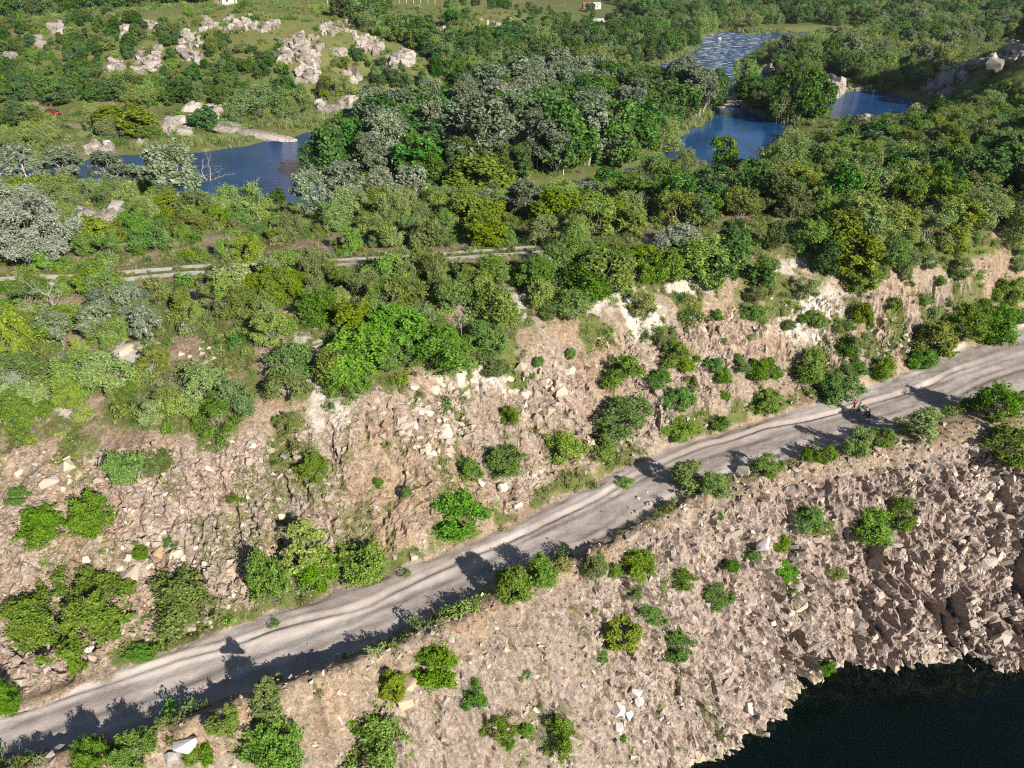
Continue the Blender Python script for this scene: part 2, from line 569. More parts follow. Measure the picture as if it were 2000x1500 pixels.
d += r_ * rib * 0.35 * low + p_ * (1 - r_) * (rib * 0.20 + rib2 * 0.12) + h_ * (rib * 0.25 * bandmask + rib2 * 0.10)
d -= np.exp(-(e1 / 0.05) ** 2) * (0.18 * bandmask + 0.25 * r_) + np.exp(-(e2 / 0.07) ** 2) * 0.10 * bandmask
flute = np.abs(fbm(xs_ * 0.30 + wx * 0.8, zs_ * 0.04, 140, 3))
d -= np.exp(-(flute / 0.05) ** 2) * 2.6 * np.clip(r_ * 1.3, 0, 1) * low
d += fbm(X[ci] * 3.0, Y[ci] * 3.0 + Z[ci], 150, 2) * 0.12 * (h_ + p_)
rim_ = np.exp(-(sd_berm[ci] / 2.2) ** 2) * (1 - on_road[ci])
d += rim_ * (f2 * 0.16 + f3 * 0.12 + fbm(X[ci] * 0.8, Y[ci] * 0.8, 155, 3) * 0.35)
DISP[ci] = d
ROCK[ci] = bandmask
CELL = np.zeros_like(Z)
CELL[ci] = c2
PX = X + nrm[..., 0] * DISP
PY = Y + nrm[..., 1] * DISP
PZ = Z + nrm[..., 2] * DISP


def ground(x, y):
    """height of the ground at places x, y"""
    x, y = np.asarray(x, float), np.asarray(y, float)
    i = np.clip(np.searchsorted(GX, x) - 1, 0, NXG - 2)
    j = np.clip(np.searchsorted(GY, y) - 1, 0, NYG - 2)
    tx = np.clip((x - GX[i]) / (GX[i + 1] - GX[i]), 0, 1)
    ty = np.clip((y - GY[j]) / (GY[j + 1] - GY[j]), 0, 1)
    return (Z[j, i] * (1 - tx) + Z[j, i + 1] * tx) * (1 - ty) + (Z[j + 1, i] * (1 - tx) + Z[j + 1, i + 1] * tx) * ty


def sample(F, x, y):
    i = np.clip(np.searchsorted(GX, x) - 1, 0, NXG - 2)
    j = np.clip(np.searchsorted(GY, y) - 1, 0, NYG - 2)
    return F[j, i]


def hit(px, py):
    """where the sight line through a picture point meets the ground"""
    d = ray(px, py)
    t = np.linspace(25, 900, 3500) / np.linalg.norm(d)
    p = d[None] * t[:, None]
    below = (p[:, 2] + CAM_H) < ground(p[:, 0], p[:, 1])
    k = int(np.argmax(below))
    if not below[k]:
        k = len(t) - 1
    lo, hi = t[max(k - 1, 0)], t[k]
    for _ in range(18):
        m = 0.5 * (lo + hi)
        q = d * m
        if q[2] + CAM_H < ground(q[0], q[1]):
            hi = m
        else:
            lo = m
    q = d * hi
    return float(q[0]), float(q[1]), float(ground(q[0], q[1])), float(np.linalg.norm(q))


# ------------------------------------------------------------------ what covers the ground where (vertex masks)
ppx, ppy, pdepth = project(X, Y, Z)
n_lo = fbm(X * 0.06, Y * 0.06, 200, 4)
n_mid = fbm(X * 0.35, Y * 0.35, 201, 4)
n_hi = fbm(X * 1.4, Y * 1.4, 202, 3)
upland = np.where(near, sstep(-3.0, 1.5, sd_crest + n_mid * 5), 1.0)
upland = np.where(Y > 105, 1.0, upland)
grass = upland * np.clip(np.where(Y > 105, 0.95, 0.80) + n_mid * np.where(Y > 105, 0.7, 1.3), 0, 1)
grass = np.maximum(grass, hill * np.clip(n_mid * 1.0 + n_lo * 1.0 + n_hi * 0.6 - 0.05, 0, 0.52))
grass = np.maximum(grass, hill * sstep(26, 44, X) * np.clip(0.56 + n_mid * 1.3 + n_hi * 0.5, 0, 0.85))
grass = np.maximum(grass, pit * np.clip(n_mid * 1.6 - 0.25, 0, 0.5) * (1 - right_face))
verge = np.exp(-((sd_in - 1.0) / 1.1) ** 2) * near
grass = np.maximum(grass, verge * np.clip(0.65 + n_mid * 1.6, 0, 0.95))
verge2 = np.exp(-((sd_out + 0.8) / 0.8) ** 2) * near
grass = np.maximum(grass, verge2 * np.clip(0.45 + n_mid * 1.6, 0, 0.85))
grass = grass * (1 - on_road * 0.95)
chalk_px = [((1600, 590), 60, 40), ((1560, 645), 70, 30), ((1255, 610), 60, 55), ((1000, 590), 50, 40), ((1700, 505), 40, 18), ((1540, 520), 50, 20), ((600, 700), 60, 60), ((260, 690), 60, 40),
            ((120, 800), 90, 30), ((640, 790), 40, 60), ((930, 740), 60, 30), ((1180, 590), 60, 30), ((210, 620), 50, 30), ((1350, 560), 60, 25), ((740, 690), 40, 30)]
chalk = np.zeros_like(Z)
for (qx, qy), wx_, wy_ in chalk_px:
    chalk = np.maximum(chalk, np.exp(-((ppx - qx) / wx_) ** 2 - ((ppy - qy) / wy_) ** 2))
chalk = np.clip(chalk * (1.0 + n_hi * 1.6 + n_mid) - 0.15, 0, 1) * near * (1 - on_road)
chalk = np.maximum(chalk, np.where(near, sstep(0.75, 0.35, np.abs(np.abs(sd_track) - 0.95)) * np.clip(1.15 + n_mid * 1.2, 0, 1) * sstep(1130, 1075, ppx), 0))
grass = grass * (1 - 0.85 * sstep(0.25, 0.7, chalk))
bare_px = [((430, 470), 50, 14), ((600, 480), 40, 14), ((690, 470), 40, 18), ((660, 450), 30, 14), ((1050, 445), 30, 14), ((1160, 440), 30, 10), ((240, 480), 20, 10), ((280, 565), 50, 14), ((30, 578), 40, 10),
           ((200, 600), 50, 25), ((360, 690), 50, 40), ((250, 720), 40, 40), ((1950, 520), 70, 25), ((1680, 560), 60, 20), ((130, 245), 50, 6), ((150, 290), 16, 22), ((200, 205), 60, 6), ((60, 205), 40, 5),
           ((420, 470), 30, 12), ((980, 590), 40, 20), ((890, 610), 30, 25), ((150, 660), 60, 30)]
bare = np.zeros_like(Z)
for (qx, qy), wx_, wy_ in bare_px:
    bare = np.maximum(bare, np.exp(-((ppx - qx) / wx_) ** 2 - ((ppy - qy) / wy_) ** 2))
bare = np.clip(bare * (1.1 + n_mid * 1.2) - 0.1, 0, 1)
grass = grass * (1 - 0.9 * bare)
lush = np.clip(0.5 + n_lo * 1.6 + n_mid * 0.6, 0, 1)
dry = np.where((Y > 250) & (Z > 9), 0.75, 0.25) * np.ones_like(Z)
LANE = np.clip(0.5 + 1.0 * fbm(along_in * 0.05, mid * 0.45, 90, 4) + 0.55 * fbm(X * 0.35, Y * 0.35, 91, 4), 0, 1).reshape(-1)
MASK1 = np.stack([on_road, grass, chalk, ROCK], -1).reshape(-1, 4)
MASK2 = np.stack([np.clip(pit, 0, 1), CELL, np.clip(dry, 0, 1), np.clip(right_face, 0, 1)], -1).reshape(-1, 4)


def earth_material(name):
    t = NT(name)
    p = t.pos()
    m1 = t.n("SeparateColor", {"Color": t.attr("cover")})
    m2 = t.n("SeparateColor", {"Color": t.attr("kindof")})
    a1 = t.attr("cover", "Alpha")
    a2 = t.attr("kindof", "Alpha")
    n1 = t.noise(0.22, 6, 0.62, p)
    n2 = t.noise(1.6, 7, 0.68, p)
    n3 = t.noise(9.0, 5, 0.7, p)
    n4 = t.noise(34.0, 3, 0.7, p)
    soil = t.ramp(n1, [(0.30, (0.24, 0.175, 0.12)), (0.46, (0.34, 0.258, 0.185)), (0.58, (0.40, 0.318, 0.238)), (0.74, (0.46, 0.385, 0.305))])
    soil = t.mix(t.maprange(n2, 0.35, 0.72), soil, t.mix(0.5, soil, (0.54, 0.46, 0.37)))
    grit = t.ramp(t.noise(2.6, 8, 0.75, p), [(0.30, (0.235, 0.185, 0.160)), (0.48, (0.34, 0.285, 0.250)), (0.60, (0.42, 0.36, 0.315)), (0.75, (0.54, 0.48, 0.43))])
    soil = t.mix(t.math('MULTIPLY', m2.outputs[0], 0.72), soil, grit)
    fall = t.mapping(t.mapping(p, rot=(0, 0, math.radians(-29))), (0.9, 0.09, 0.09))
    streak = t.noise(1.0, 6, 0.66, fall)
    soil = t.mix(t.maprange(streak, 0.52, 0.68, 0, 0.40), soil, (0.52, 0.445, 0.36))
    soil = t.mix(t.maprange(streak, 0.46, 0.32, 0, 0.45), soil, (0.245, 0.185, 0.145))
    litter = t.maprange(t.noise(0.35, 8, 0.72, p), 0.50, 0.64, 0, 0.7)
    soil = t.mix(t.math('MULTIPLY', litter, t.maprange(n3, 0.35, 0.6)), soil, (0.20, 0.165, 0.10))
    soil = t.mix(t.maprange(n3, 0.50, 0.78, 0, 0.65), soil, (0.23, 0.175, 0.13))
    ochre = t.maprange(t.noise(0.5, 3, 0.5, t.mapping(p, (1, 1, 0.4))), 0.60, 0.72, 0, 0.45)
    soil = t.mix(ochre, soil, (0.42, 0.27, 0.14))
    pinkish = t.mix(m2.outputs[1], (0.36, 0.29, 0.25), (0.52, 0.445, 0.38))
    rock = t.mix(t.maprange(n2, 0.3, 0.75), pinkish, t.mix(0.45, pinkish, (0.42, 0.31, 0.255)))
    rock = t.mix(t.maprange(n3, 0.55, 0.85, 0, 0.5), rock, (0.20, 0.165, 0.15))
    redface = t.mix(t.maprange(n1, 0.42, 0.66), rock, t.mix(0.5, rock, (0.31, 0.225, 0.21)))
    rock = t.mix(a2, rock, redface)
    c = t.mix(a1, soil, rock)
    peb1 = t.n("SeparateColor", {"Color": t.voro(3.4, t.mapping(p, (1, 1, 0.8)), out="Color")}).outputs[0]
    peb2 = t.n("SeparateColor", {"Color": t.voro(9.5, p, out="Color")}).outputs[1]
    spk = t.math('ADD', t.math('MULTIPLY', peb1, 0.40), t.math('MULTIPLY', peb2, 0.42))
    c = t.mix(1.0, c, t.ramp(spk, [(0.05, (0.50, 0.47, 0.45)), (0.40, (0.90, 0.89, 0.88)), (0.78, (1.28, 1.27, 1.25))]), 'MULTIPLY')
    warm = t.maprange(t.noise(0.13, 4, 0.6, p), 0.42, 0.62, 0, 0.55)
    c = t.mix(t.math('MULTIPLY', warm, t.math('SUBTRACT', 1.0, m2.outputs[0])), c, t.mix(1.0, c, (1.04, 0.90, 0.74), 'MULTIPLY'))
    pale = t.mix(t.maprange(n3, 0.35, 0.8), (0.72, 0.69, 0.62), (0.54, 0.48, 0.40))
    c = t.mix(t.math('MULTIPLY', m1.outputs[2], t.maprange(n2, 0.25, 0.55, 0.35, 1.0), clamp=True), c, pale)
    zz = t.n("SeparateXYZ", {"Vector": p}).outputs[2]
    wet = t.math('ADD', zz, t.math('MULTIPLY', t.math('SUBTRACT', n2, 0.5), 0.8))
    c = t.mix(t.math('MULTIPLY', t.maprange(wet, PIT_Z + 0.75, PIT_Z + 0.35), 0.7), c, (0.60, 0.53, 0.38))
    c = t.mix(t.maprange(zz, PIT_Z + 0.05, PIT_Z - 0.25), c, t.mix(n2, (0.05, 0.075, 0.03), (0.20, 0.18, 0.08)))
    # short grass and weeds
    gcol = t.ramp(n2, [(0.28, (0.060, 0.088, 0.022)), (0.48, (0.115, 0.145, 0.040)), (0.62, (0.175, 0.185, 0.065)), (0.80, (0.25, 0.225, 0.11))])
    gcol = t.mix(t.math('MULTIPLY', m2.outputs[2], t.maprange(n1, 0.3, 0.7, 0.4, 1.0)), gcol, (0.23, 0.215, 0.085))
    gm = t.math('ADD', m1.outputs[1], t.math('MULTIPLY', t.math('SUBTRACT', n3, 0.5), 1.3))
    gm = t.math('ADD', gm, t.math('MULTIPLY', t.math('SUBTRACT', n2, 0.5), 0.9))
    c = t.mix(t.maprange(gm, 0.38, 0.62), c, gcol)
    # packed road dirt
    road = t.ramp(t.noise(0.5, 7, 0.68, p), [(0.28, (0.290, 0.240, 0.216)), (0.5, (0.375, 0.322, 0.295)), (0.72, (0.47, 0.415, 0.382))])
    road = t.mix(t.maprange(n4, 0.5, 0.85, 0, 0.4), road, (0.50, 0.46, 0.43))
    road = t.mix(t.maprange(n3, 0.58, 0.88, 0, 0.35), road, (0.22, 0.185, 0.165))
    lane_f = t.attr("lane", "Fac")
    road = t.mix(t.maprange(lane_f, 0.50, 0.85, 0, 0.75), road, (0.54, 0.48, 0.435))
    road = t.mix(t.maprange(lane_f, 0.45, 0.15, 0, 0.55), road, (0.28, 0.23, 0.20))
    rm = t.math('ADD', m1.outputs[0], t.math('MULTIPLY', t.math('SUBTRACT', n2, 0.5), 0.7))
    c = t.mix(t.maprange(rm, 0.35, 0.65), c, road)
    v1 = t.voro(3.2, p)
    hgt = t.math('ADD', t.math('MULTIPLY', n2, 0.9), t.math('ADD', t.math('MULTIPLY', n3, 0.45), t.math('MULTIPLY', n4, 0.16)))
    hgt = t.math('ADD', hgt, t.math('MULTIPLY', v1, t.math('MULTIPLY', a1, 0.7)))
    hgt = t.math('ADD', hgt, t.math('MULTIPLY', spk, t.math('MULTIPLY', t.math('SUBTRACT', 1.0, m1.outputs[0]), 0.45)))
    return t.base(c, 0.95, 0.1, t.bump(hgt, t.maprange(m1.outputs[0], 0.3, 0.9, 0.9, 0.5), 0.22))


M_EARTH = earth_material("earth")

# faces go to the piece of the setting they belong to, so that the sheet stays closed
idx = np.arange(NXG * NYG).reshape(NYG, NXG)
quads = np.stack([idx[:-1, :-1], idx[:-1, 1:], idx[1:, 1:], idx[1:, :-1]], -1).reshape(-1, 4)
def fmid(F):
    return (0.25 * (F[:-1, :-1] + F[:-1, 1:] + F[1:, 1:] + F[1:, :-1])).ravel()
f_road, f_hill, f_pit, f_y = fmid(on_road), fmid(hill), fmid(pit), fmid(Y)
f_trk = fmid(np.where(near, np.abs(sd_track), 99.0))
region = np.zeros(len(quads), int)
region[(f_hill > 0.5)] = 2
region[(f_pit > 0.5)] = 3
region[(f_road > 0.5)] = 1
region[(f_trk < 1.8) & (fmid(ppx) < 1120)] = 4
region[(region == 0) & (f_y > 110)] = 5
V = np.stack([PX, PY, PZ], -1).reshape(-1, 3)
SETTING = {}
for rid, nm in ((0, "ground"), (1, "dirt_road"), (2, "rock_slope"), (3, "quarry_wall"), (4, "track"), (5, "terrain")):
    q = quads[region == rid]
    if not len(q):
        continue
    used, inv = np.unique(q, return_inverse=True)
    o = link_mesh(nm, V[used], inv.reshape(-1, 4).astype(np.int32), M_EARTH, smooth=(rid in (0, 1, 4, 5)), attrs={"cover": MASK1[used], "kindof": MASK2[used], "lane": LANE[used]})
    tag(o, kind="structure")
    SETTING[nm] = o

# ------------------------------------------------------------------ water
def river_material():
    t = NT("river_water")
    p = t.pos()
    foam = t.attr("foam", "Fac")
    w1 = t.noise(0.9, 4, 0.6, t.mapping(p, (0.5, 1.6, 1)))
    w2 = t.noise(4.5, 3, 0.6, t.mapping(p, (0.6, 1.4, 1)))
    calm = t.attr("calm", "Fac")
    col = t.mix(t.maprange(t.noise(0.06, 3, 0.5, p), 0.35, 0.7), (0.007, 0.045, 0.150), (0.016, 0.085, 0.245))
    fn = t.noise(0.45, 6, 0.72, t.mapping(p, (0.5, 1.0, 1)), 0.8)
    fm = t.maprange(t.math('SUBTRACT', t.math('MULTIPLY', foam, fn), 0.0), 0.53, 0.61)
    col = t.mix(fm, col, (0.80, 0.84, 0.88))
    h = t.math('MULTIPLY', t.math('ADD', w1, t.math('MULTIPLY', w2, 0.4)), calm)
    rough = t.maprange(fm, 0, 1, 0.08, 0.8)
    t.base(col, rough, t.maprange(calm, 0.0, 1.0, 0.75, 0.33), t.bump(h, 0.9, 0.8))
    t.b.inputs["IOR"].default_value = 1.33
    return t.m


M_RIVER = river_material()
wx_ax = np.arange(-420, 421, 6.0)
wy_ax = np.arange(118, 700, 6.0)
WX, WY = np.meshgrid(wx_ax, wy_ax)
wi = np.arange(WX.size).reshape(WX.shape)
wq = np.stack([wi[:-1, :-1], wi[:-1, 1:], wi[1:, 1:], wi[1:, :-1]], -1).reshape(-1, 4)
wd = np.full(WX.shape, 1e9)
for P in RIVERS.values():
    wd = np.minimum(wd, poly_sd(P, WX, WY))
wpx, wpy, _ = project(WX, WY, 0 * WX)
foam = np.clip(1 - poly_sd(RIVERS["rapids"], WX, WY) / 20, 0, 1) * (wpy > 62) * sstep(1555, 1500, wpx)
calm = np.clip(sstep(0.30, 0.0, np.exp(-((wpx - 1440) / 110) ** 2 - ((wpy - 262) / 45) ** 2)), 0.03, 1)
qm = (wd.ravel()[wq] < 14).any(1)
used, inv = np.unique(wq[qm], return_inverse=True)
river = link_mesh("river_water", np.stack([WX, WY, 0 * WX], -1).reshape(-1, 3)[used], inv.reshape(-1, 4).astype(np.int32), M_RIVER, attrs={"foam": foam.ravel()[used], "calm": calm.ravel()[used]})
tag(river, kind="structure")


def pond_material():
    t = NT("pond_water")
    p = t.pos()
    w = t.math('ADD', t.noise(1.2, 3, 0.5, p), t.math('MULTIPLY', t.noise(6.0, 2, 0.5, p), 0.3))
    nb = t.bump(w, 0.12, 0.1)
    fr = t.n("Fresnel", {"IOR": 1.33, "Normal": nb})
    gl = t.n("BsdfGlossy", {"Color": (0.9, 0.95, 1.0), "Roughness": 0.03, "Normal": nb})
    tr = t.n("BsdfTransparent", {"Color": (0.80, 0.90, 0.85)})
    df = t.n("BsdfDiffuse", {"Color": (0.001, 0.010, 0.006)})
    body = t.n("MixShader", {0: 0.30, 1: tr.outputs[0], 2: df.outputs[0]})
    mx = t.n("MixShader", {0: fr.outputs[0], 1: body.outputs[0], 2: gl.outputs[0]})
    ab = t.n("VolumeAbsorption", {"Color": (0.10, 0.52, 0.40), "Density": 0.30})
    t.t.links.new(mx.outputs[0], t.out.inputs["Surface"])
    t.t.links.new(ab.outputs[0], t.out.inputs["Volume"])
    return t.m


M_POND = pond_material()
x0, x1, y0, y1, z0, z1 = -40.0, 150.0, -30.0, 90.0, PIT_Z - 20, PIT_Z
pv = [(x0, y0, z0), (x1, y0, z0), (x1, y1, z0), (x0, y1, z0), (x0, y0, z1), (x1, y0, z1), (x1, y1, z1), (x0, y1, z1)]
pf = [(0, 3, 2, 1), (4, 5, 6, 7), (0, 1, 5, 4), (1, 2, 6, 5), (2, 3, 7, 6), (3, 0, 4, 7)]
pond = link_mesh("pond_water", pv, pf, M_POND)
tag(pond, kind="structure")

# ------------------------------------------------------------------ plants
def leaf_material(name, cols, trans=0.2, var=0.25, rough=0.8, spec=0.06):
    """cols: dark leaf, usual leaf, young leaf"""
    t = NT(name)
    tint = t.attr("tint", "Fac")
    orand = t.n("ObjectInfo").outputs["Random"]
    c = t.ramp(tint, [(0.0, cols[0]), (0.5, cols[1]), (1.0, cols[2])])
    hsv = t.n("HueSaturation", {"Color": c, "Hue": t.maprange(orand, 0, 1, 0.5 - 0.035 * var * 4, 0.5 + 0.022 * var * 4),
                                "Saturation": t.maprange(t.math('FRACT', t.math('MULTIPLY', orand, 7.31)), 0, 1, 1 - var * 0.8, 1 + var * 0.4),
                                "Value": t.maprange(t.math('FRACT', t.math('MULTIPLY', orand, 13.7)), 0, 1, 1 - var, 1 + var)})
    c = hsv.outputs[0]
    t.base(c, rough, spec)
    tr = t.n("BsdfTranslucent", {"Color": t.mix(0.6, c, (0.16, 0.22, 0.03), 'MIX')})
    mx = t.n("MixShader", {0: trans, 1: t.b.outputs[0], 2: tr.outputs[0]})
    t.t.links.new(mx.outputs[0], t.out.inputs["Surface"])
    return t.m


def bark_material(name, a, b, scale=6.0):
    t = NT(name)
    n = t.noise(scale, 5, 0.65, t.mapping(t.objco(), (1, 1, 0.35)))
    c = t.mix(t.maprange(n, 0.35, 0.68), a, b)
    return t.base(c, 0.9, 0.15, t.bump(n, 0.6, 0.05))


LEAF = {
    "shrub": leaf_material("leaves_shrub", ((0.058, 0.130, 0.016), (0.130, 0.262, 0.030), (0.235, 0.385, 0.056)), var=0.22),
    "maple": leaf_material("leaves_maple", ((0.078, 0.135, 0.014), (0.165, 0.250, 0.025), (0.270, 0.345, 0.045)), var=0.18),
    "olive": leaf_material("leaves_silver", ((0.170, 0.215, 0.145), (0.310, 0.355, 0.265), (0.460, 0.500, 0.395)), trans=0.2, var=0.12),
    "poplar": leaf_material("leaves_poplar", ((0.075, 0.128, 0.060), (0.190, 0.250, 0.140), (0.390, 0.430, 0.315)), trans=0.25, var=0.22),
    "broad": leaf_material("leaves_broad", ((0.034, 0.090, 0.020), (0.082, 0.185, 0.036), (0.170, 0.295, 0.062)), var=0.28),
    "willow": leaf_material("leaves_willow", ((0.115, 0.190, 0.046), (0.225, 0.325, 0.085), (0.345, 0.440, 0.150)), var=0.2),
    "thicket": leaf_material("leaves_thicket", ((0.078, 0.138, 0.026), (0.185, 0.292, 0.056), (0.320, 0.420, 0.105)), var=0.28),
    "weed": leaf_material("leaves_weed", ((0.112, 0.150, 0.041), (0.244, 0.281, 0.085), (0.450, 0.423, 0.188)), var=0.3),
    "hay": leaf_material("leaves_dry_grass", ((0.175, 0.137, 0.066), (0.273, 0.224, 0.121), (0.371, 0.316, 0.186)), var=0.25, trans=0.2),
    "reed": leaf_material("leaves_reed", ((0.116, 0.182, 0.050), (0.248, 0.321, 0.116), (0.446, 0.446, 0.198)), var=0.2),
}
BARK = {
    "grey": bark_material("bark_grey", (0.12, 0.10, 0.08), (0.24, 0.21, 0.175)),
    "pale": bark_material("bark_pale", (0.36, 0.33, 0.29), (0.62, 0.59, 0.54)),
    "dead": bark_material("bark_dead", (0.24, 0.20, 0.165), (0.42, 0.37, 0.32)),
    "brown": bark_material("bark_brown", (0.10, 0.070, 0.045), (0.20, 0.150, 0.105)),
}


def rand_unit(r, n):
    v = r.normal(size=(n, 3))
    return v / np.linalg.norm(v, axis=1, keepdims=True)


def leaves(r, centres, outward, size, aspect, up_bias, tint):
    """one diamond-shaped leaf (or leaf spray) per centre"""
    n = len(centres)
    nor = outward * 0.55 + rand_unit(r, n) * 0.75
    nor[:, 2] += up_bias
    nor /= np.linalg.norm(nor, axis=1, keepdims=True) + 1e-9
    a = np.cross(nor, rand_unit(r, n))
    a /= np.linalg.norm(a, axis=1, keepdims=True) + 1e-9
    b = np.cross(nor, a)
    s = size * r.uniform(0.65, 1.35, (n, 1))
    la, lb = a * s * 0.62, b * s * 0.62 * aspect
    bend = nor * s * 0.12
    v = np.stack([centres - la - bend, centres + lb, centres + la - bend, centres - lb], 1).reshape(-1, 3)
    f = np.arange(n * 4, dtype=np.int32).reshape(-1, 4)
    return v, f, np.repeat(tint, 4)


def tube(path, radii, sides=5):
    path = np.asarray(path, float)
    n = len(path)
    d = np.gradient(path, axis=0)
    d /= np.linalg.norm(d, axis=1, keepdims=True) + 1e-9
    ref = np.where(np.abs(d[:, 2:3]) > 0.9, np.array([[1.0, 0, 0]]), np.array([[0, 0, 1.0]]))
    u = np.cross(d, ref)
    u /= np.linalg.norm(u, axis=1, keepdims=True) + 1e-9
    w = np.cross(d, u)
    ang = np.linspace(0, 2 * np.pi, sides, endpoint=False)
    ring = u[:, None] * np.cos(ang)[None, :, None] + w[:, None] * np.sin(ang)[None, :, None]
    v = (path[:, None] + ring * np.asarray(radii)[:, None, None]).reshape(-1, 3)
    f = []
    for i in range(n - 1):
        for k in range(sides):
            k2 = (k + 1) % sides
            f.append((i * sides + k, i * sides + k2, (i + 1) * sides + k2, (i + 1) * sides + k))
    return v, np.array(f, np.int32)


def bough(r, a, b, r0, r1, sag=0.0, wob=0.06, n=5):
    a, b = np.asarray(a, float), np.asarray(b, float)
    t = np.linspace(0, 1, n)[:, None]
    L = np.linalg.norm(b - a)
    p = a + (b - a) * t + r.normal(size=(n, 3)) * wob * L * (t * (1 - t)) * 2.2
    p[:, 2] += (t[:, 0] * (1 - t[:, 0])) * sag * L
    return p, r0 + (r1 - r0) * t[:, 0]


def join(parts):
    vs, fs, o = [], [], 0
    for v, f in parts:
        vs.append(v)
        fs.append(f + o)
        o += len(v)
    return np.concatenate(vs), np.concatenate(fs)


def make_plant(seed, kind, H, W, n_lobe, n_leaf, leaf, aspect=0.6, trunk=0.35, lobe_r=0.30, up=0.35, stems=1, stem_r=0.05, shoots=0, shell=0.75, droop=0.0, taper=0.5, twigs=0, flat=1.0):
    """H height, W width in metres; returns (crown verts, faces, tint), (wood verts, faces)"""
    r = np.random.default_rng(seed)
    R = W / 2
    z0 = H * trunk
    lobes = []
    for k in range(n_lobe):
        for _ in range(30):
            t = r.uniform(0, 1) ** 0.9
            z = z0 + (H - z0) * (0.12 + 0.76 * t)
            rad = R * (1 - taper * t ** 1.6) * math.sqrt(max(0.05, 1 - (max(0, 0.35 - t) / 0.5) ** 2)) * (1 - lobe_r * 0.8)
            a = r.uniform(0, 2 * np.pi)
            q = rad * math.sqrt(r.uniform(0.15, 1))
            c = np.array([q * math.cos(a), q * math.sin(a), z])
            if all(np.linalg.norm(c - l[0]) > R * lobe_r * 0.75 for l in lobes):
                break
        lobes.append((c, R * lobe_r * r.uniform(0.55, 1.45)))
    mid = np.array([0, 0, z0 + (H - z0) * 0.4])
    C_, O_, T_ = [], [], []
    wood = []
    per = np.array([l[1] ** 2 for l in lobes])
    per = (per / per.sum() * n_leaf).astype(int)
    tips = []
    for (c, lr), m in zip(lobes, per):
        ncl = max(3, m // 14)
        dirs = rand_unit(r, ncl)
        out = c - mid
        out = out / (np.linalg.norm(out) + 1e-6)
        dirs = dirs * 0.9 + out * 0.55
        dirs[:, 2] += 0.15
        dirs /= np.linalg.norm(dirs, axis=1, keepdims=True)
        rad = lr * (shell + (1.12 - shell) * r.uniform(0, 1, (ncl, 1)) ** 0.6)
        cc = c + dirs * rad * np.array([1, 1, flat])
        tint_c = np.clip(r.normal(0.5, 0.20, ncl), 0, 1)
        which = r.integers(0, ncl, m)
        sp = r.normal(size=(m, 3)) * lr * 0.20
        pos = cc[which] + sp
        if droop:
            pos[:, 2] -= np.abs(r.normal(size=m)) * droop * lr
        C_.append(pos)
        O_.append(dirs[which])
        T_.append(np.clip(tint_c[which] + r.normal(0, 0.12, m), 0, 1))
        tips.append((c, cc[:max(2, min(6, ncl))]))
    # leafy shoots standing out of the outline
    for k in range(shoots):
        c, lr = lobes[r.integers(0, n_lobe)]
        out = (c - mid) / (np.linalg.norm(c - mid) + 1e-6)
        dv = out * 0.7 + rand_unit(r, 1)[0] * 0.5 + np.array([0, 0, 0.6])
        dv /= np.linalg.norm(dv)
        L = lr * r.uniform(1.2, 2.3)
        m = max(6, int(n_leaf * 0.0035))
        t = r.uniform(0.45, 1, (m, 1))
        pos = c + dv * L * t + r.normal(size=(m, 3)) * leaf * 0.7
        C_.append(pos)
        O_.append(np.tile(dv, (m, 1)))
        T_.append(np.clip(r.normal(0.68, 0.15, m), 0, 1))
        p, rr = bough(r, c, c + dv * L, stem_r * 0.25, stem_r * 0.08, n=3)
        wood.append(tube(p, rr, 3))
    C_, O_, T_ = np.concatenate(C_), np.concatenate(O_), np.concatenate(T_)
    hole = vnoise(C_[:, 0] * 3.2 / R + 9, C_[:, 1] * 3.2 / R + C_[:, 2] * 2.7 / R, seed % 50)
    keepm = (C_[:, 2] > 0.05 * H * (trunk > 0.1)) & (hole > -0.30)
    C_, O_, T_ = C_[keepm], O_[keepm], T_[keepm]
    crown = leaves(r, C_, O_, leaf, aspect, up, T_)
    # wood: stems from the foot to the lobes, twigs to the leaf clumps
    foots = [np.array([r.normal() * W * 0.03, r.normal() * W * 0.03, -0.25]) for _ in range(stems)]
    if stems == 1:
        top = np.array([r.normal() * W * 0.04, r.normal() * W * 0.04, z0 + (H - z0) * 0.55])
        p, rr = bough(r, foots[0], top, stem_r, stem_r * 0.45, wob=0.03, n=7)
        wood.append(tube(p, rr, 6))
        for (c, lr), (cc_, tp) in zip(lobes, tips):
            s = p[min(6, max(2, int(r.integers(2, 6))))]
            if s[2] > c[2]:
                s = p[2]
            q, qr = bough(r, s, c, stem_r * 0.42, stem_r * 0.16, sag=0.12)
            wood.append(tube(q, qr, 4))
            for e in tp:
                q2, q2r = bough(r, c, e, stem_r * 0.16, stem_r * 0.05, n=3)
                wood.append(tube(q2, q2r, 3))
    else:
        for i, ((c, lr), (cc_, tp)) in enumerate(zip(lobes, tips)):
            q, qr = bough(r, foots[i % stems], c, stem_r, stem_r * 0.3, sag=-0.15)
            wood.append(tube(q, qr, 4))
            for e in tp[:3]:
                q2, q2r = bough(r, c, e, stem_r * 0.3, stem_r * 0.1, n=3)
                wood.append(tube(q2, q2r, 3))
    for k in range(twigs):
        c, lr = lobes[r.integers(0, n_lobe)]
        dv = rand_unit(r, 1)[0] * 0.8 + np.array([0, 0, 0.7])
        q, qr = bough(r, c, c + dv / np.linalg.norm(dv) * lr * r.uniform(1.2, 2.2), stem_r * 0.3, stem_r * 0.08, n=4)
        wood.append(tube(q, qr, 3))
    return crown, join(wood)


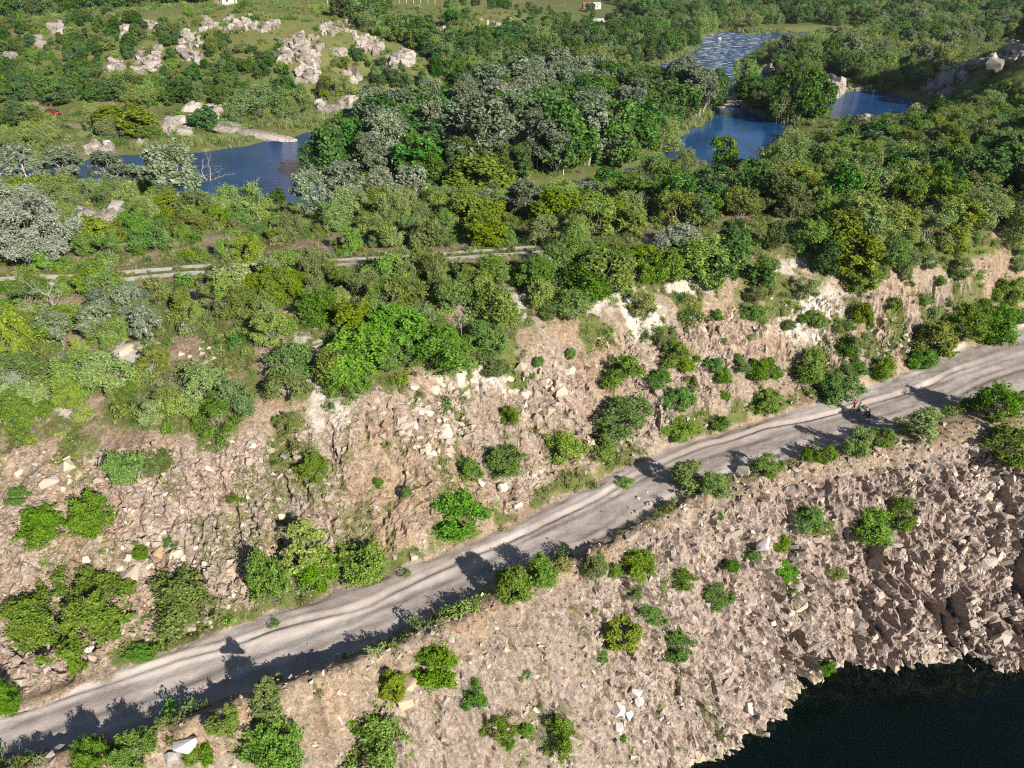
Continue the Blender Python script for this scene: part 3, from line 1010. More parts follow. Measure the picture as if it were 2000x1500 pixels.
def make_bare(seed, H, W, stems, stem_r, depth=3, single=False):
    r = np.random.default_rng(seed)
    parts = []

    def grow(a, d, L, rad, lev):
        e = a + d * L
        p, rr = bough(r, a, e, rad, rad * 0.5, wob=0.10, n=5)
        parts.append(tube(p, rr, 4 if lev < 2 else 3))
        if lev >= depth:
            return
        for k in range(3 if lev else 4):
            s = p[r.integers(2, 5)]
            dv = d * 0.75 + rand_unit(r, 1)[0] * 0.75
            dv[2] = abs(dv[2]) * 0.8 + 0.05
            grow(s, dv / np.linalg.norm(dv), L * r.uniform(0.45, 0.7), rad * 0.45, lev + 1)

    for k in range(stems):
        a = r.uniform(0, 2 * np.pi)
        sp = 0.12 if single else r.uniform(0.25, 1.0) * W / H
        d = np.array([math.cos(a) * sp, math.sin(a) * sp, 1.0])
        d /= np.linalg.norm(d)
        grow(np.array([math.cos(a) * 0.06 * W, math.sin(a) * 0.06 * W, -0.2]), d, H * (0.75 if single else 0.55), stem_r, 0)
    return join(parts)


SPECIES = {   # kind: (variants, name, leaf, bark, H, W, kwargs)
    "shrub": (5, "shrub", "grey", 2.3, 2.9, dict(n_lobe=18, n_leaf=9000, leaf=0.10, trunk=0.02, lobe_r=0.27, stems=5, stem_r=0.035, shoots=60, taper=0.55, shell=0.55)),
    "maple": (3, "maple", "grey", 4.0, 4.4, dict(n_lobe=26, n_leaf=9000, leaf=0.165, trunk=0.05, lobe_r=0.24, stems=4, stem_r=0.06, shoots=10, taper=0.5, up=0.6, aspect=0.8)),
    "olive": (3, "olive", "grey", 4.8, 6.0, dict(n_lobe=30, n_leaf=8500, leaf=0.24, aspect=0.42, trunk=0.08, lobe_r=0.22, stems=3, stem_r=0.10, shoots=40, taper=0.5, shell=0.5)),
    "poplar": (4, "poplar", "pale", 11.5, 7.6, dict(n_lobe=28, n_leaf=8000, leaf=0.33, aspect=0.75, trunk=0.16, lobe_r=0.23, stems=1, stem_r=0.17, shoots=16, taper=0.55, shell=0.6, twigs=10)),
    "broad": (5, "broad", "brown", 9.0, 7.5, dict(n_lobe=26, n_leaf=6500, leaf=0.36, aspect=0.7, trunk=0.08, lobe_r=0.25, stems=1, stem_r=0.16, taper=0.5, up=0.45, shoots=10)),
    "willow": (4, "willow", "grey", 7.0, 7.0, dict(n_lobe=20, n_leaf=7000, leaf=0.30, aspect=0.36, trunk=0.04, lobe_r=0.30, stems=3, stem_r=0.12, taper=0.45, droop=0.35, shoots=24)),
    "thicket": (6, "thicket", "dead", 3.6, 3.8, dict(n_lobe=20, n_leaf=7500, leaf=0.15, aspect=0.5, trunk=0.03, lobe_r=0.27, stems=7, stem_r=0.035, shoots=40, taper=0.4, shell=0.35, twigs=26)),
    "wide": (1, "maple", "grey", 4.2, 9.0, dict(n_lobe=70, n_leaf=30000, leaf=0.13, trunk=0.02, lobe_r=0.13, stems=12, stem_r=0.06, shoots=50, taper=0.45, up=0.5, aspect=0.75)),
    "bigolive": (1, "olive", "grey", 9.0, 12.0, dict(n_lobe=60, n_leaf=22000, leaf=0.24, aspect=0.42, trunk=0.05, lobe_r=0.14, stems=6, stem_r=0.14, shoots=110, taper=0.45, shell=0.5)),
    "sapling": (2, "thicket", "pale", 4.5, 2.0, dict(n_lobe=18, n_leaf=6000, leaf=0.11, aspect=0.7, trunk=0.10, lobe_r=0.34, stems=1, stem_r=0.05, taper=0.55, shoots=16, shell=0.4)),
}
PROTO = {}


def build_proto(kind):
    n, lf, bk, H, W, kw = SPECIES[kind]
    out = []
    for v in range(n):
        (cv, cf, ct), (wv, wf) = make_plant(1000 + hash_name(kind) + v * 13, kind, H, W, **kw)
        big = float(np.percentile(cv[:, 2], 99.7))
        wid = float(np.percentile(cv[:, 0], 99) - np.percentile(cv[:, 0], 1))
        oc = link_mesh(kind + "_crown", cv, cf, LEAF[lf], attrs={"tint": ct})
        ow = link_mesh(kind + "_wood", wv, wf, BARK[bk], smooth=True)
        oj = link_mesh(kind + "_whole", np.concatenate([cv, wv]), np.concatenate([cf, wf + len(cv)]), [LEAF[lf], BARK[bk]],
                       mat_index=np.concatenate([np.zeros(len(cf)), np.ones(len(wf))]), attrs={"tint": np.concatenate([ct, np.zeros(len(wv))])})
        for o in (oc, ow, oj):
            COL.objects.unlink(o)
        out.append((oc.data, ow.data, oj, float(big), float(wid)))
    PROTO[kind] = out


def hash_name(s):
    return sum(ord(c) * (i + 3) for i, c in enumerate(s)) % 997


for k_ in SPECIES:
    build_proto(k_)

BARE = []
for v in range(3):
    bv, bf = make_bare(500 + v, 3.0, 3.2, 7, 0.035)
    BARE.append((link_mesh("bare_branches", bv, bf, BARK["dead"]), float(bv[:, 2].max()), float(np.ptp(bv[:, 0]))))
for v in range(2):
    bv, bf = make_bare(520 + v, 8.0, 3.0, 2, 0.13, depth=3, single=True)
    BARE.append((link_mesh("dead_trunk", bv, bf, BARK["pale"]), float(bv[:, 2].max()), float(np.ptp(bv[:, 0]))))
for o, _, _ in BARE:
    COL.objects.unlink(o)


def plant(kind, x, y, z, H, W, name, label, cat, group=None, parts=True, variant=None, rz=None, lean=0.0, D=None):
    """one plant: its own object, with crown and stems as parts where the photo shows them"""
    P = PROTO[kind]
    v = int(rng.integers(0, len(P))) if variant is None else variant % len(P)
    cm, wm, oj, ph, pw = P[v]
    rz = float(rng.uniform(0, 2 * math.pi)) if rz is None else rz
    s = (W / pw * random.choice((-1, 1)), (D if D else W * float(rng.uniform(0.88, 1.12))) / pw, H / ph)
    if parts:
        e = empty(name, (x, y, z - 0.05), rz, s)
        mesh_obj("crown", cm, e)
        mesh_obj("trunk" if kind in ("poplar", "broad", "sapling") else "stems", wm, e)
    else:
        e = mesh_obj(name, oj.data)
        e.location = (x, y, z - 0.05)
        e.scale = s
        e.rotation_euler = (0, 0, rz)
    e.rotation_euler[0] = float(rng.normal(0, 0.05)) + lean
    e.rotation_euler[1] = float(rng.normal(0, 0.05))
    tag(e, label, cat, group)
    return e


def boxed(kind, x0, y0, x1, y1, name, label, cat, group=None, parts=True, variant=None):
    """a plant that fills the picture box x0..x1, y0..y1, standing on the ground there"""
    cx = 0.5 * (x0 + x1)
    gx, gy, gz, d = hit(cx, y1 - 0.15 * (y1 - y0))
    dep = math.atan2(CAM_H - gz, math.hypot(gx, gy))
    sd, cd = math.sin(dep), math.cos(dep)
    W = (x1 - x0) * d / FPX
    A = (y1 - y0) * d / FPX
    D = 0.85 * W
    H = (A - 0.75 * D * sd) / (0.92 * cd)
    if H < 0.45 * W:
        H = 0.45 * W
        D = float(np.clip((A - 0.85 * H * cd) / (0.8 * sd), 0.45 * W, W))
    d1 = d
    gx, gy, gz, d = hit(cx, y1 - 0.36 * D * sd * FPX / d)
    k = d / d1 * 0.82
    W, H, D = W * k, min(H, 1.7 * W) * k, D * k
    rz = random.choice((0.0, math.pi)) + random.gauss(0, 0.2)
    return plant(kind, gx, gy, gz, H, W, name, label, cat, group, parts, variant, rz, 0.0, D)


def scatter_stuff(name, pts, rot, scl, which, protos, label, cat):
    """one object for what nobody could count: points that carry small copies"""
    coll = bpy.data.collections.new(name + "_kinds")
    for i, p in enumerate(protos):
        o = bpy.data.objects.new("%s_kind_%02d" % (name, i), p)
        coll.objects.link(o)
    me = bpy.data.meshes.new(name)
    me.vertices.add(len(pts))
    me.vertices.foreach_set("co", np.asarray(pts, np.float32).ravel())
    for an, typ, dat, key in (("rot", 'FLOAT_VECTOR', rot, "vector"), ("scl", 'FLOAT_VECTOR', scl, "vector"), ("which", 'INT', which, "value")):
        a = me.attributes.new(an, typ, 'POINT')
        a.data.foreach_set(key, np.asarray(dat, np.int32 if typ == 'INT' else np.float32).ravel())
    o = bpy.data.objects.new(name, me)
    COL.objects.link(o)
    g = bpy.data.node_groups.new(name, 'GeometryNodeTree')
    g.interface.new_socket("Geometry", in_out='INPUT', socket_type='NodeSocketGeometry')
    g.interface.new_socket("Geometry", in_out='OUTPUT', socket_type='NodeSocketGeometry')
    gi, go = g.nodes.new("NodeGroupInput"), g.nodes.new("NodeGroupOutput")
    iop = g.nodes.new("GeometryNodeInstanceOnPoints")
    ci = g.nodes.new("GeometryNodeCollectionInfo")
    ci.inputs["Collection"].default_value = coll
    ci.inputs["Separate Children"].default_value = True
    ci.inputs["Reset Children"].default_value = True
    iop.inputs["Pick Instance"].default_value = True

    def named(an, typ):
        n = g.nodes.new("GeometryNodeInputNamedAttribute")
        n.data_type = typ
        n.inputs["Name"].default_value = an
        return [s for s in n.outputs if s.enabled and s.name == "Attribute"][0]

    g.links.new(gi.outputs[0], iop.inputs["Points"])
    g.links.new(ci.outputs[0], iop.inputs["Instance"])
    g.links.new(named("which", 'INT'), iop.inputs["Instance Index"])
    g.links.new(named("rot", 'FLOAT_VECTOR'), iop.inputs["Rotation"])
    g.links.new(named("scl", 'FLOAT_VECTOR'), iop.inputs["Scale"])
    g.links.new(iop.outputs[0], go.inputs[0])
    m = o.modifiers.new("scatter", 'NODES')
    m.node_group = g
    tag(o, label, cat, kind="stuff")
    return o

# granite outcrops: picture box, number of blocks, block size, label
OUTCROPS = [
    (540, 65, 632, 130, 34, 1.0, "largest granite dome on the rocky hill"),
    (570, 125, 625, 165, 18, 1.0, "granite blocks below the large dome on the rocky hill"),
    (662, 137, 708, 162, 10, 1.1, "squared granite ledge low on the hill, left one"),
    (752, 112, 774, 142, 5, 1.2, "squared granite ledge low on the hill, middle one"),
    (765, 98, 803, 128, 7, 1.2, "pinkish granite knob at the right end of the hill"),
    (655, 95, 672, 112, 3, 1.3, "single pale boulder right of the granite dome"),
    (268, 90, 315, 146, 16, 1.0, "tall craggy outcrop left of the hill middle"),
    (285, 40, 310, 62, 4, 1.1, "pointed crag near the hill top, upper left"),
    (236, 52, 254, 72, 3, 1.1, "small pale crag on the left hillside"),
    (390, 30, 500, 62, 30, 0.8, "broken granite band along the hill top"),
    (490, 40, 545, 62, 12, 0.9, "granite blocks right of the hill top band"),
    (350, 55, 400, 125, 20, 0.8, "scattered granite on the hillside left of the gully"),
    (620, 40, 700, 70, 18, 0.7, "row of small granite blocks down the right shoulder"),
    (690, 68, 752, 104, 16, 0.8, "granite spine running down the right shoulder"),
    (205, 115, 245, 140, 8, 0.8, "pale stones beside a clearing on the left hillside"),
    (95, 45, 130, 70, 6, 0.8, "pale stones high on the left hillside"),
    (70, 72, 86, 95, 3, 1.0, "yellowish crag at the far left hillside"),
    (10, 105, 32, 118, 3, 1.0, "pale stones at the left edge of the hillside"),
    (920, 40, 1010, 66, 14, 0.7, "weathered rocks on the far spur"),
    (845, 50, 880, 80, 8, 0.7, "pale rock strip on the slope behind the hill"),
    (362, 202, 435, 232, 14, 1.0, "jagged pale rocks behind the reeds"),
    (322, 238, 352, 252, 3, 1.6, "smooth rounded boulder above the reeds"),
    (322, 250, 380, 268, 6, 1.2, "low grey rock shelf above the reeds"),
    (612, 200, 672, 224, 8, 1.3, "pale rounded rocks at the far bend of the river, left"),
    (672, 198, 716, 224, 6, 1.3, "pale rounded rocks at the far bend of the river, right"),
    (272, 268, 288, 284, 2, 1.1, "pointed pale stone in the reeds"),
    (170, 280, 228, 304, 10, 1.0, "flat grey rocks on the landing by the water"),
    (1602, 155, 1646, 190, 7, 1.5, "big pale rock sloping into the river at the islet"),
    (1455, 150, 1475, 165, 3, 1.2, "pale rock above the shaded islet"),
    (1492, 132, 1520, 145, 3, 1.2, "tan rock behind the islet trees"),
    (1355, 208, 1374, 232, 4, 1.2, "white rock on the left shore of the calm pool"),
    (1405, 204, 1426, 222, 7, 0.9, "heap of stones at the narrows of the calm pool"),
    (1640, 166, 1720, 180, 14, 0.6, "line of dark stones along the far shore of the right pool"),
    (1670, 224, 1722, 252, 10, 1.0, "pale rocks on the near shore of the right pool"),
    (1930, 78, 2010, 122, 30, 1.0, "large lit rocks on the top of the right-hand ridge"),
    (1890, 96, 1940, 126, 18, 1.0, "lit rocks in the middle of the right-hand ridge"),
    (1835, 120, 1895, 160, 18, 0.9, "broken rocks down the lower right-hand ridge"),
    (1800, 150, 1860, 190, 14, 0.9, "shaded rocks where the right-hand ridge meets the water"),
    (150, 412, 245, 448, 10, 1.3, "flat grey rock shelf behind the huge silvery bush"),
    (1100, 138, 1120, 150, 2, 1.2, "tan rock among the island trees"),
]

# ------------------------------------------------------------------ single plants around the quarry road, each where the photo has it
NEAR = [
    # slope above the road, left to right
    ("wide", 40, 1105, 260, 1265, "wide yellow-green bush low on the slope, largest at the left above the road"),
    ("shrub", 290, 1105, 425, 1225, "spreading green shrub between the wide yellow-green bush and the road"),
    ("shrub", 495, 1050, 575, 1185, "upright green shrub just left of the pale sapling above the road"),
    ("sapling", 560, 965, 650, 1150, "tall pale green sapling with a light trunk on the slope above the road"),
    ("shrub", 572, 1065, 662, 1160, "bushy green shrub around the foot of the pale sapling"),
    ("shrub", 655, 1040, 760, 1145, "full green shrub right of the pale sapling, touching the road edge"),
    ("shrub", 838, 942, 978, 1062, "large rounded green shrub on the inner road edge below the rock face"),
    ("shrub", 890, 880, 948, 945, "small round green bush directly above the large rounded roadside shrub"),
    ("shrub", 940, 848, 1032, 938, "light green bush beside a heap of stones above the road"),
    ("shrub", 1058, 825, 1155, 912, "round bright green bush alone in front of bare orange earth"),
    ("shrub", 1140, 830, 1208, 905, "narrow green bush between the round bright bush and the tall dark thicket"),
    ("thicket", 1165, 676, 1255, 768, "upper half of the tall dark green thicket in the middle of the slope"),
    ("thicket", 1155, 745, 1288, 852, "broad dark green thicket standing above the road in mid slope"),
    ("shrub", 1282, 736, 1362, 812, "dark green bush right of the broad mid-slope thicket"),
    ("shrub", 1285, 800, 1372, 862, "low green bush at the road edge below the mid-slope thicket"),
    ("shrub", 1370, 690, 1412, 727, "small green bush on the crumbling red rock right of centre"),
    ("thicket", 1280, 655, 1345, 725, "dull green bush above the red rock band right of centre"),
    ("shrub", 1460, 690, 1522, 748, "green bush under the red rock band, upper one of two"),
    ("shrub", 1456, 752, 1528, 812, "green bush under the red rock band, lower one of two"),
    ("shrub", 1375, 800, 1425, 842, "low yellow-green bush at the road edge left of the walkers"),
    ("shrub", 1545, 668, 1607, 748, "upright dark bush upper left of the walkers"),
    ("shrub", 1590, 712, 1682, 790, "dense dark green bush right behind the walkers"),
    ("thicket", 1640, 640, 1702, 702, "loose green bush higher up behind the walkers"),
    ("shrub", 1700, 690, 1742, 742, "small dark bush on the slope right of the walkers"),
    ("maple", 1772, 618, 1852, 702, "yellow-green bush at the right end of the slope"),
    ("shrub", 1828, 588, 1922, 662, "dark green bush above the yellow-green one at the right"),
    ("shrub", 1765, 672, 1832, 728, "dark low bush at the road edge on the right"),
    ("shrub", 1900, 590, 1972, 668, "green bush farthest right on the slope above the road"),
    ("maple", 1655, 585, 1702, 632, "small yellow bush beside the white chalk scar"),
    ("shrub", 1928, 538, 1998, 600, "dark green bush at the right edge above the road"),
    ("maple", 1640, 505, 1712, 570, "bright yellow-green bush on the rim above the white chalk scar"),
    ("shrub", 1580, 612, 1612, 642, "tiny green bush below the white chalk scar, left one"),
    ("shrub", 1615, 620, 1648, 648, "tiny green bush below the white chalk scar, right one"),
    ("shrub", 1435, 585, 1495, 630, "green bush on the rim left of the white chalk scar"),
    ("thicket", 1545, 535, 1598, 588, "green bush on the rim between two chalk patches"),
    ("shrub", 140, 945, 230, 1040, "green bush with a dark shadow high on the left slope"),
    ("shrub", 48, 978, 134, 1060, "dark green bush near the left edge of the slope"),
    ("shrub", 220, 865, 288, 945, "tall dull green bush near the top of the left slope"),
    ("shrub", 285, 880, 337, 926, "low dull bush beside grey fallen branches on the left slope"),
    ("shrub", 574, 870, 642, 945, "green bush leaning downhill in the upper left slope"),
    ("thicket", 535, 792, 607, 856, "spiky dark green bush at the top edge of the bare slope"),
    ("shrub", 440, 958, 473, 983, "tiny light green bush alone on the bare left slope"),
    ("shrub", 785, 944, 806, 971, "tiny green bush alone on the bare slope left of centre"),
    ("shrub", 252, 1060, 292, 1092, "tiny bush growing from a rock ledge on the left slope"),
    ("shrub", 24, 948, 66, 986, "tiny pale bush at the left edge of the slope"),
    ("shrub", 0, 1318, 42, 1390, "dark green bush at the left edge beside the road"),
    ("shrub", 236, 1252, 304, 1292, "low light green bush right at the inner road edge, left side"),
    ("shrub", 140, 1278, 172, 1320, "small green sprout by pale stones at the road edge"),
    ("shrub", 975, 780, 1020, 832, "small dull bush on the rock slope in the middle"),
    ("shrub", 1100, 672, 1125, 702, "tiny bush above the cream rock slabs, right one"),
    ("shrub", 1040, 690, 1064, 716, "tiny bush above the cream rock slabs, left one"),
    ("thicket", 940, 690, 1005, 745, "green bush on the rim left of the cream rock slabs"),
    ("thicket", 1225, 560, 1285, 622, "bush beside the white chalk scree below the big round tree"),
    ("shrub", 1200, 922, 1244, 953, "small green bush growing in the middle of the dirt road"),
    # outer road edge and the wall of the pit
    ("sapling", 506, 1290, 566, 1405, "tall grey-green young tree on the outer road edge, throwing a long shadow"),
    ("shrub", 468, 1372, 602, 1510, "big dense green bush at the bottom edge below the tall young tree"),
    ("maple", 410, 1382, 472, 1440, "yellow-green bush on the outer road edge left of the tall young tree"),
    ("shrub", 150, 1440, 225, 1510, "dark green bush at the bottom left beside the road"),
    ("shrub", 215, 1425, 300, 1505, "light green bush at the bottom left beside the road"),
    ("shrub", 350, 1440, 424, 1500, "green bush beside two white boulders at the bottom"),
    ("shrub", 676, 1378, 795, 1510, "large dark bush at the bottom edge below the road bend of shade"),
    ("shrub", 788, 1248, 892, 1342, "dark green bush just over the rim beside orange boulders"),
    ("maple", 740, 1300, 792, 1372, "yellow-green bush leaning on an orange boulder"),
    ("shrub", 893, 1320, 957, 1392, "round dark bush on the pit slope, third from the bottom edge"),
    ("shrub", 930, 1384, 1008, 1458, "round dark bush on the pit slope near the bottom"),
    ("shrub", 1008, 1410, 1042, 1440, "tiny bush right of the round dark bush near the bottom"),
    ("shrub", 1060, 1378, 1128, 1482, "tall dark bush standing on the pit slope at bottom centre"),
    ("maple", 966, 1092, 1042, 1182, "yellowish bush on the berm of the outer road edge in the middle"),
    ("shrub", 1028, 1074, 1092, 1142, "green bush on the berm next to the yellowish one"),
    ("thicket", 1130, 1062, 1182, 1142, "loose green bush hanging over the berm in the middle"),
    ("shrub", 1205, 1062, 1282, 1132, "full green bush just over the rim in the middle of the pit wall"),
    ("shrub", 1190, 1094, 1217, 1132, "small pale bush touching the full green bush on the rim"),
    ("sapling", 1308, 888, 1372, 972, "upright green bush on the rim, left one of a pair casting shadows on the road"),
    ("shrub", 1358, 902, 1432, 972, "green bush on the rim, right one of a pair casting shadows on the road"),
    ("shrub", 1455, 872, 1532, 932, "rounded grey-green bush on the rim beside a split boulder"),
    ("shrub", 1558, 870, 1587, 902, "tiny bush on the rim left of the bright green one"),
    ("shrub", 1588, 860, 1637, 910, "bright green small bush on the rim below the walkers"),
    ("shrub", 1638, 820, 1705, 892, "spreading green bush on the rim directly below the walkers"),
    ("shrub", 1688, 826, 1742, 872, "round dark bush on the rim just right of the walkers"),
    ("sapling", 1762, 792, 1824, 870, "light green upright bush on the road margin right of the walkers"),
    ("shrub", 1908, 742, 1992, 822, "dark green bush on the outer road edge at the far right"),
    ("shrub", 1898, 822, 2000, 912, "large round green bush on the rim at the right edge"),
    ("shrub", 1872, 768, 1912, 802, "small bush in the shaded road margin at the right"),
    ("shrub", 1655, 978, 1738, 1056, "left half of the round green bush pair on the fractured pit wall"),
    ("shrub", 1712, 966, 1776, 1042, "right half of the round green bush pair on the fractured pit wall"),
    ("shrub", 1538, 974, 1600, 1036, "green bush under a dark overhang on the pit wall"),
    ("thicket", 1578, 1008, 1626, 1046, "sparse dull bush left of the round bush pair on the pit wall"),
    ("shrub", 1494, 1034, 1542, 1078, "small green bush right of a white boulder on the pit wall"),
    ("shrub", 1446, 1064, 1486, 1096, "small green bush left of a white boulder on the pit wall"),
    ("shrub", 1414, 1088, 1446, 1116, "tiny green bush down left of the white boulder on the pit wall"),
    ("shrub", 1494, 1084, 1556, 1132, "dark bush, upper one of a touching pair on the pit wall"),
    ("shrub", 1534, 1124, 1572, 1166, "dark bush, lower one of a touching pair on the pit wall"),
    ("thicket", 1614, 1104, 1656, 1132, "dull yellow bush alone on the pit wall"),
    ("shrub", 1310, 1104, 1362, 1156, "green bush below the rim in the middle of the pit wall"),
    ("shrub", 1358, 1124, 1432, 1188, "dark green bush above a white stone on the pit wall"),
    ("shrub", 1218, 1140, 1257, 1176, "small light green bush under the full bush on the rim"),
    ("shrub", 1244, 1168, 1297, 1218, "small round bush right above the yellow one on the pit wall"),
    ("maple", 1172, 1195, 1250, 1276, "bright yellow-green bush on the pit wall"),
    ("shrub", 1160, 1264, 1187, 1296, "tiny dark bush below the yellow-green one on the pit wall"),
    ("shrub", 1298, 1222, 1362, 1298, "dark green bush alone in the scree of the pit wall"),
    ("shrub", 1594, 1284, 1626, 1316, "small plant on the rock just above the pond"),
    # rim scrub and landmarks on the upper bench
    ("maple", 1118, 468, 1242, 578, "big round bright green tree on the rim in the middle"),
    ("maple", 0, 585, 72, 716, "large yellow-green bush cut by the left edge"),
    ("olive", -30, 698, 38, 772, "silvery bush at the left edge below the yellow-green one"),
    ("wide", 470, 512, 612, 592, "broad yellow-green bush beside the pale track"),
    ("maple", 158, 512, 232, 576, "yellow-green bush beside the left end of the pale track"),
    ("maple", 330, 408, 420, 455, "vivid green bush under the tall white poplar"),
    ("bigolive", -40, 366, 152, 532, "huge silvery bush at the left edge, biggest silver crown in view"),
    ("olive", 745, 540, 822, 584, "pale silvery bush tip in the scrub below the track"),
    ("olive", 1268, 428, 1378, 506, "silvery white bush behind the big round bright tree"),
    ("olive", 1118, 345, 1212, 398, "silvery white bush near the dark channel in the middle"),
    ("poplar", 292, 283, 398, 425, "tallest silvery poplar on the near river bank, with white trunk"),
    ("poplar", 192, 296, 268, 390, "pointed silvery poplar left of the tallest one"),
    ("poplar", 100, 292, 176, 372, "silvery poplar near the left edge of the river"),
    ("poplar", 30, 292, 100, 392, "grey-green poplar at the left in front of the river"),
    ("poplar", 250, 322, 320, 402, "leafy poplar squeezed between the two tallest ones"),
    ("willow", 428, 342, 524, 432, "soft light green willow in front of the river"),
    ("broad", 524, 364, 562, 408, "small dark green tree standing against the blue water"),
    ("poplar", 572, 322, 650, 432, "silvery poplar, left one of the clump right of the water"),
    ("poplar", 640, 305, 722, 430, "silvery poplar, tallest of the clump right of the water"),
    ("poplar", 710, 318, 782, 430, "silvery poplar, third of the clump right of the water"),
    ("poplar", 770, 312, 850, 424, "silvery poplar, right one of the clump right of the water"),
    ("broad", 600, 238, 700, 372, "rounded grey-green tree on the island point beside the blue water"),
    ("broad", 700, 180, 835, 318, "dark spreading tree with a deep green crown on the island"),
    ("broad", 790, 250, 852, 356, "narrow dark tree in front of the spreading one on the island"),
    ("poplar", 868, 176, 1005, 345, "big silvery poplar with pale branches in the island middle"),
    ("broad", 1035, 178, 1165, 345, "tall dense dark green tree in the island middle"),
    ("broad", 1140, 190, 1252, 335, "dark rounded tree right of the tall dense one on the island"),
    ("maple", 865, 288, 1012, 382, "yellow-green trees low over the dark channel"),
    ("willow", 1085, 405, 1150, 485, "pale feathery bush where the track ends"),
    ("broad", 1498, 138, 1572, 242, "dark leafy tree on the small islet between the pools"),
    ("willow", 1500, 168, 1562, 240, "lighter green tree at the front of the small islet"),
    ("broad", 1556, 140, 1622, 236, "bright-edged tree at the right end of the small islet"),
    ("broad", 1372, 262, 1455, 372, "bright green tree in front of the calm pool"),
    ("willow", 1478, 252, 1562, 372, "grey-green rounded tree right of the calm pool"),
    ("willow", 1305, 285, 1365, 340, "pale soft bush at the left front of the calm pool"),
    ("maple", 1290, 330, 1375, 400, "yellow-green tree left below the calm pool"),
    ("broad", 84, 186, 130, 209, "dark bush right behind the red car"),
    ("willow", 460, 165, 545, 232, "large soft willow at the far bank, left of its pair"),
    ("willow", 530, 172, 612, 230, "large soft willow at the far bank, right of its pair"),
    ("maple", 195, 205, 310, 272, "yellowish green willow thicket above the landing"),
    ("broad", 378, 208, 430, 258, "dark green tree among pale rocks behind the reeds"),
    ("broad", 700, 5, 770, 30, "dark clump of trees on the hill top skyline"),
    ("willow", 1226, 288, 1312, 375, "soft green tree hiding the channel left of the calm pool"),
    ("broad", 1150, 318, 1232, 395, "dark green tree beside the small silvery bush in the middle"),
    ("willow", 1255, 225, 1330, 300, "soft pale bush on the island shore left of the calm pool"),
    ("poplar", 1290, 130, 1352, 215, "grey poplar at the right tip of the island"),
    ("willow", 1414, 118, 1486, 186, "light tree between the rapids and the islet"),
    ("broad", 1380, 120, 1420, 200, "dark tree standing over the narrow channel"),
    ("poplar", 1350, 140, 1395, 225, "pale-stemmed poplar leaning over the calm pool"),
]
for row in NEAR:
    kd, x0_, y0_, x1_, y1_, lab = row
    nm = {"shrub": "green_shrub", "thicket": "loose_bush", "maple": "maple_bush", "wide": "maple_bush", "bigolive": "silver_bush", "olive": "silver_bush", "poplar": "poplar_tree", "broad": "broadleaf_tree", "willow": "willow_tree", "sapling": "young_tree"}[kd]
    boxed(kd, x0_, y0_, x1_, y1_, nm, lab, "tree" if kd in ("poplar", "broad", "willow", "sapling") else "bush")

# ------------------------------------------------------------------ dead wood
DEAD = [
    (0, 268, 735, 330, 800, "pale grey fallen brushwood fanned out on the upper left slope"),
    (1, 320, 700, 395, 790, "tallest spray of grey bare branches on the upper left slope"),
    (2, 700, 545, 790, 640, "brown leafless brush in the scrub below the track"),
    (0, 285, 888, 325, 905, "small bundle of grey fallen branches on the bare left slope"),
    (3, 378, 300, 446, 378, "bare pale dead tree standing before the blue river"),
    (3, 85, 520, 150, 625, "dead whitish tree with bare limbs above the left slope"),
    (1, 425, 560, 480, 620, "bare twiggy bush above the rocks of the left slope"),
    (4, 880, 590, 925, 660, "short grey snag in the middle of the scrub"),
    (2, 110, 1105, 150, 1150, "dry grey twigs standing out of the wide yellow-green bush"),
    (4, 1238, 365, 1262, 440, "thin bare dead stem right of the small silvery bush"),
    (1, 1860, 355, 1930, 420, "bare grey branches above the woods at the right"),
    (0, 1590, 320, 1625, 380, "bare brown twigs in the right-hand woods"),
]
for v, x0_, y0_, x1_, y1_, lab in DEAD:
    o_, ph, pw = BARE[v]
    gx, gy, gz, d_ = hit(0.5 * (x0_ + x1_), y1_ - 3)
    e = mesh_obj("dead_tree" if v > 2 else "bare_brush", o_.data)
    e.location = (gx, gy, gz)
    w_ = (x1_ - x0_) * d_ / FPX
    h_m = (y1_ - y0_) * d_ / FPX / math.cos(math.atan2(CAM_H - gz, math.hypot(gx, gy)))
    e.scale = (w_ / pw, w_ / pw, max(0.35 * w_, h_m * 0.8) / ph)
    e.rotation_euler = (0, 0, random.uniform(0, 6.28))
    tag(e, lab, "dead tree" if v > 2 else "brushwood")

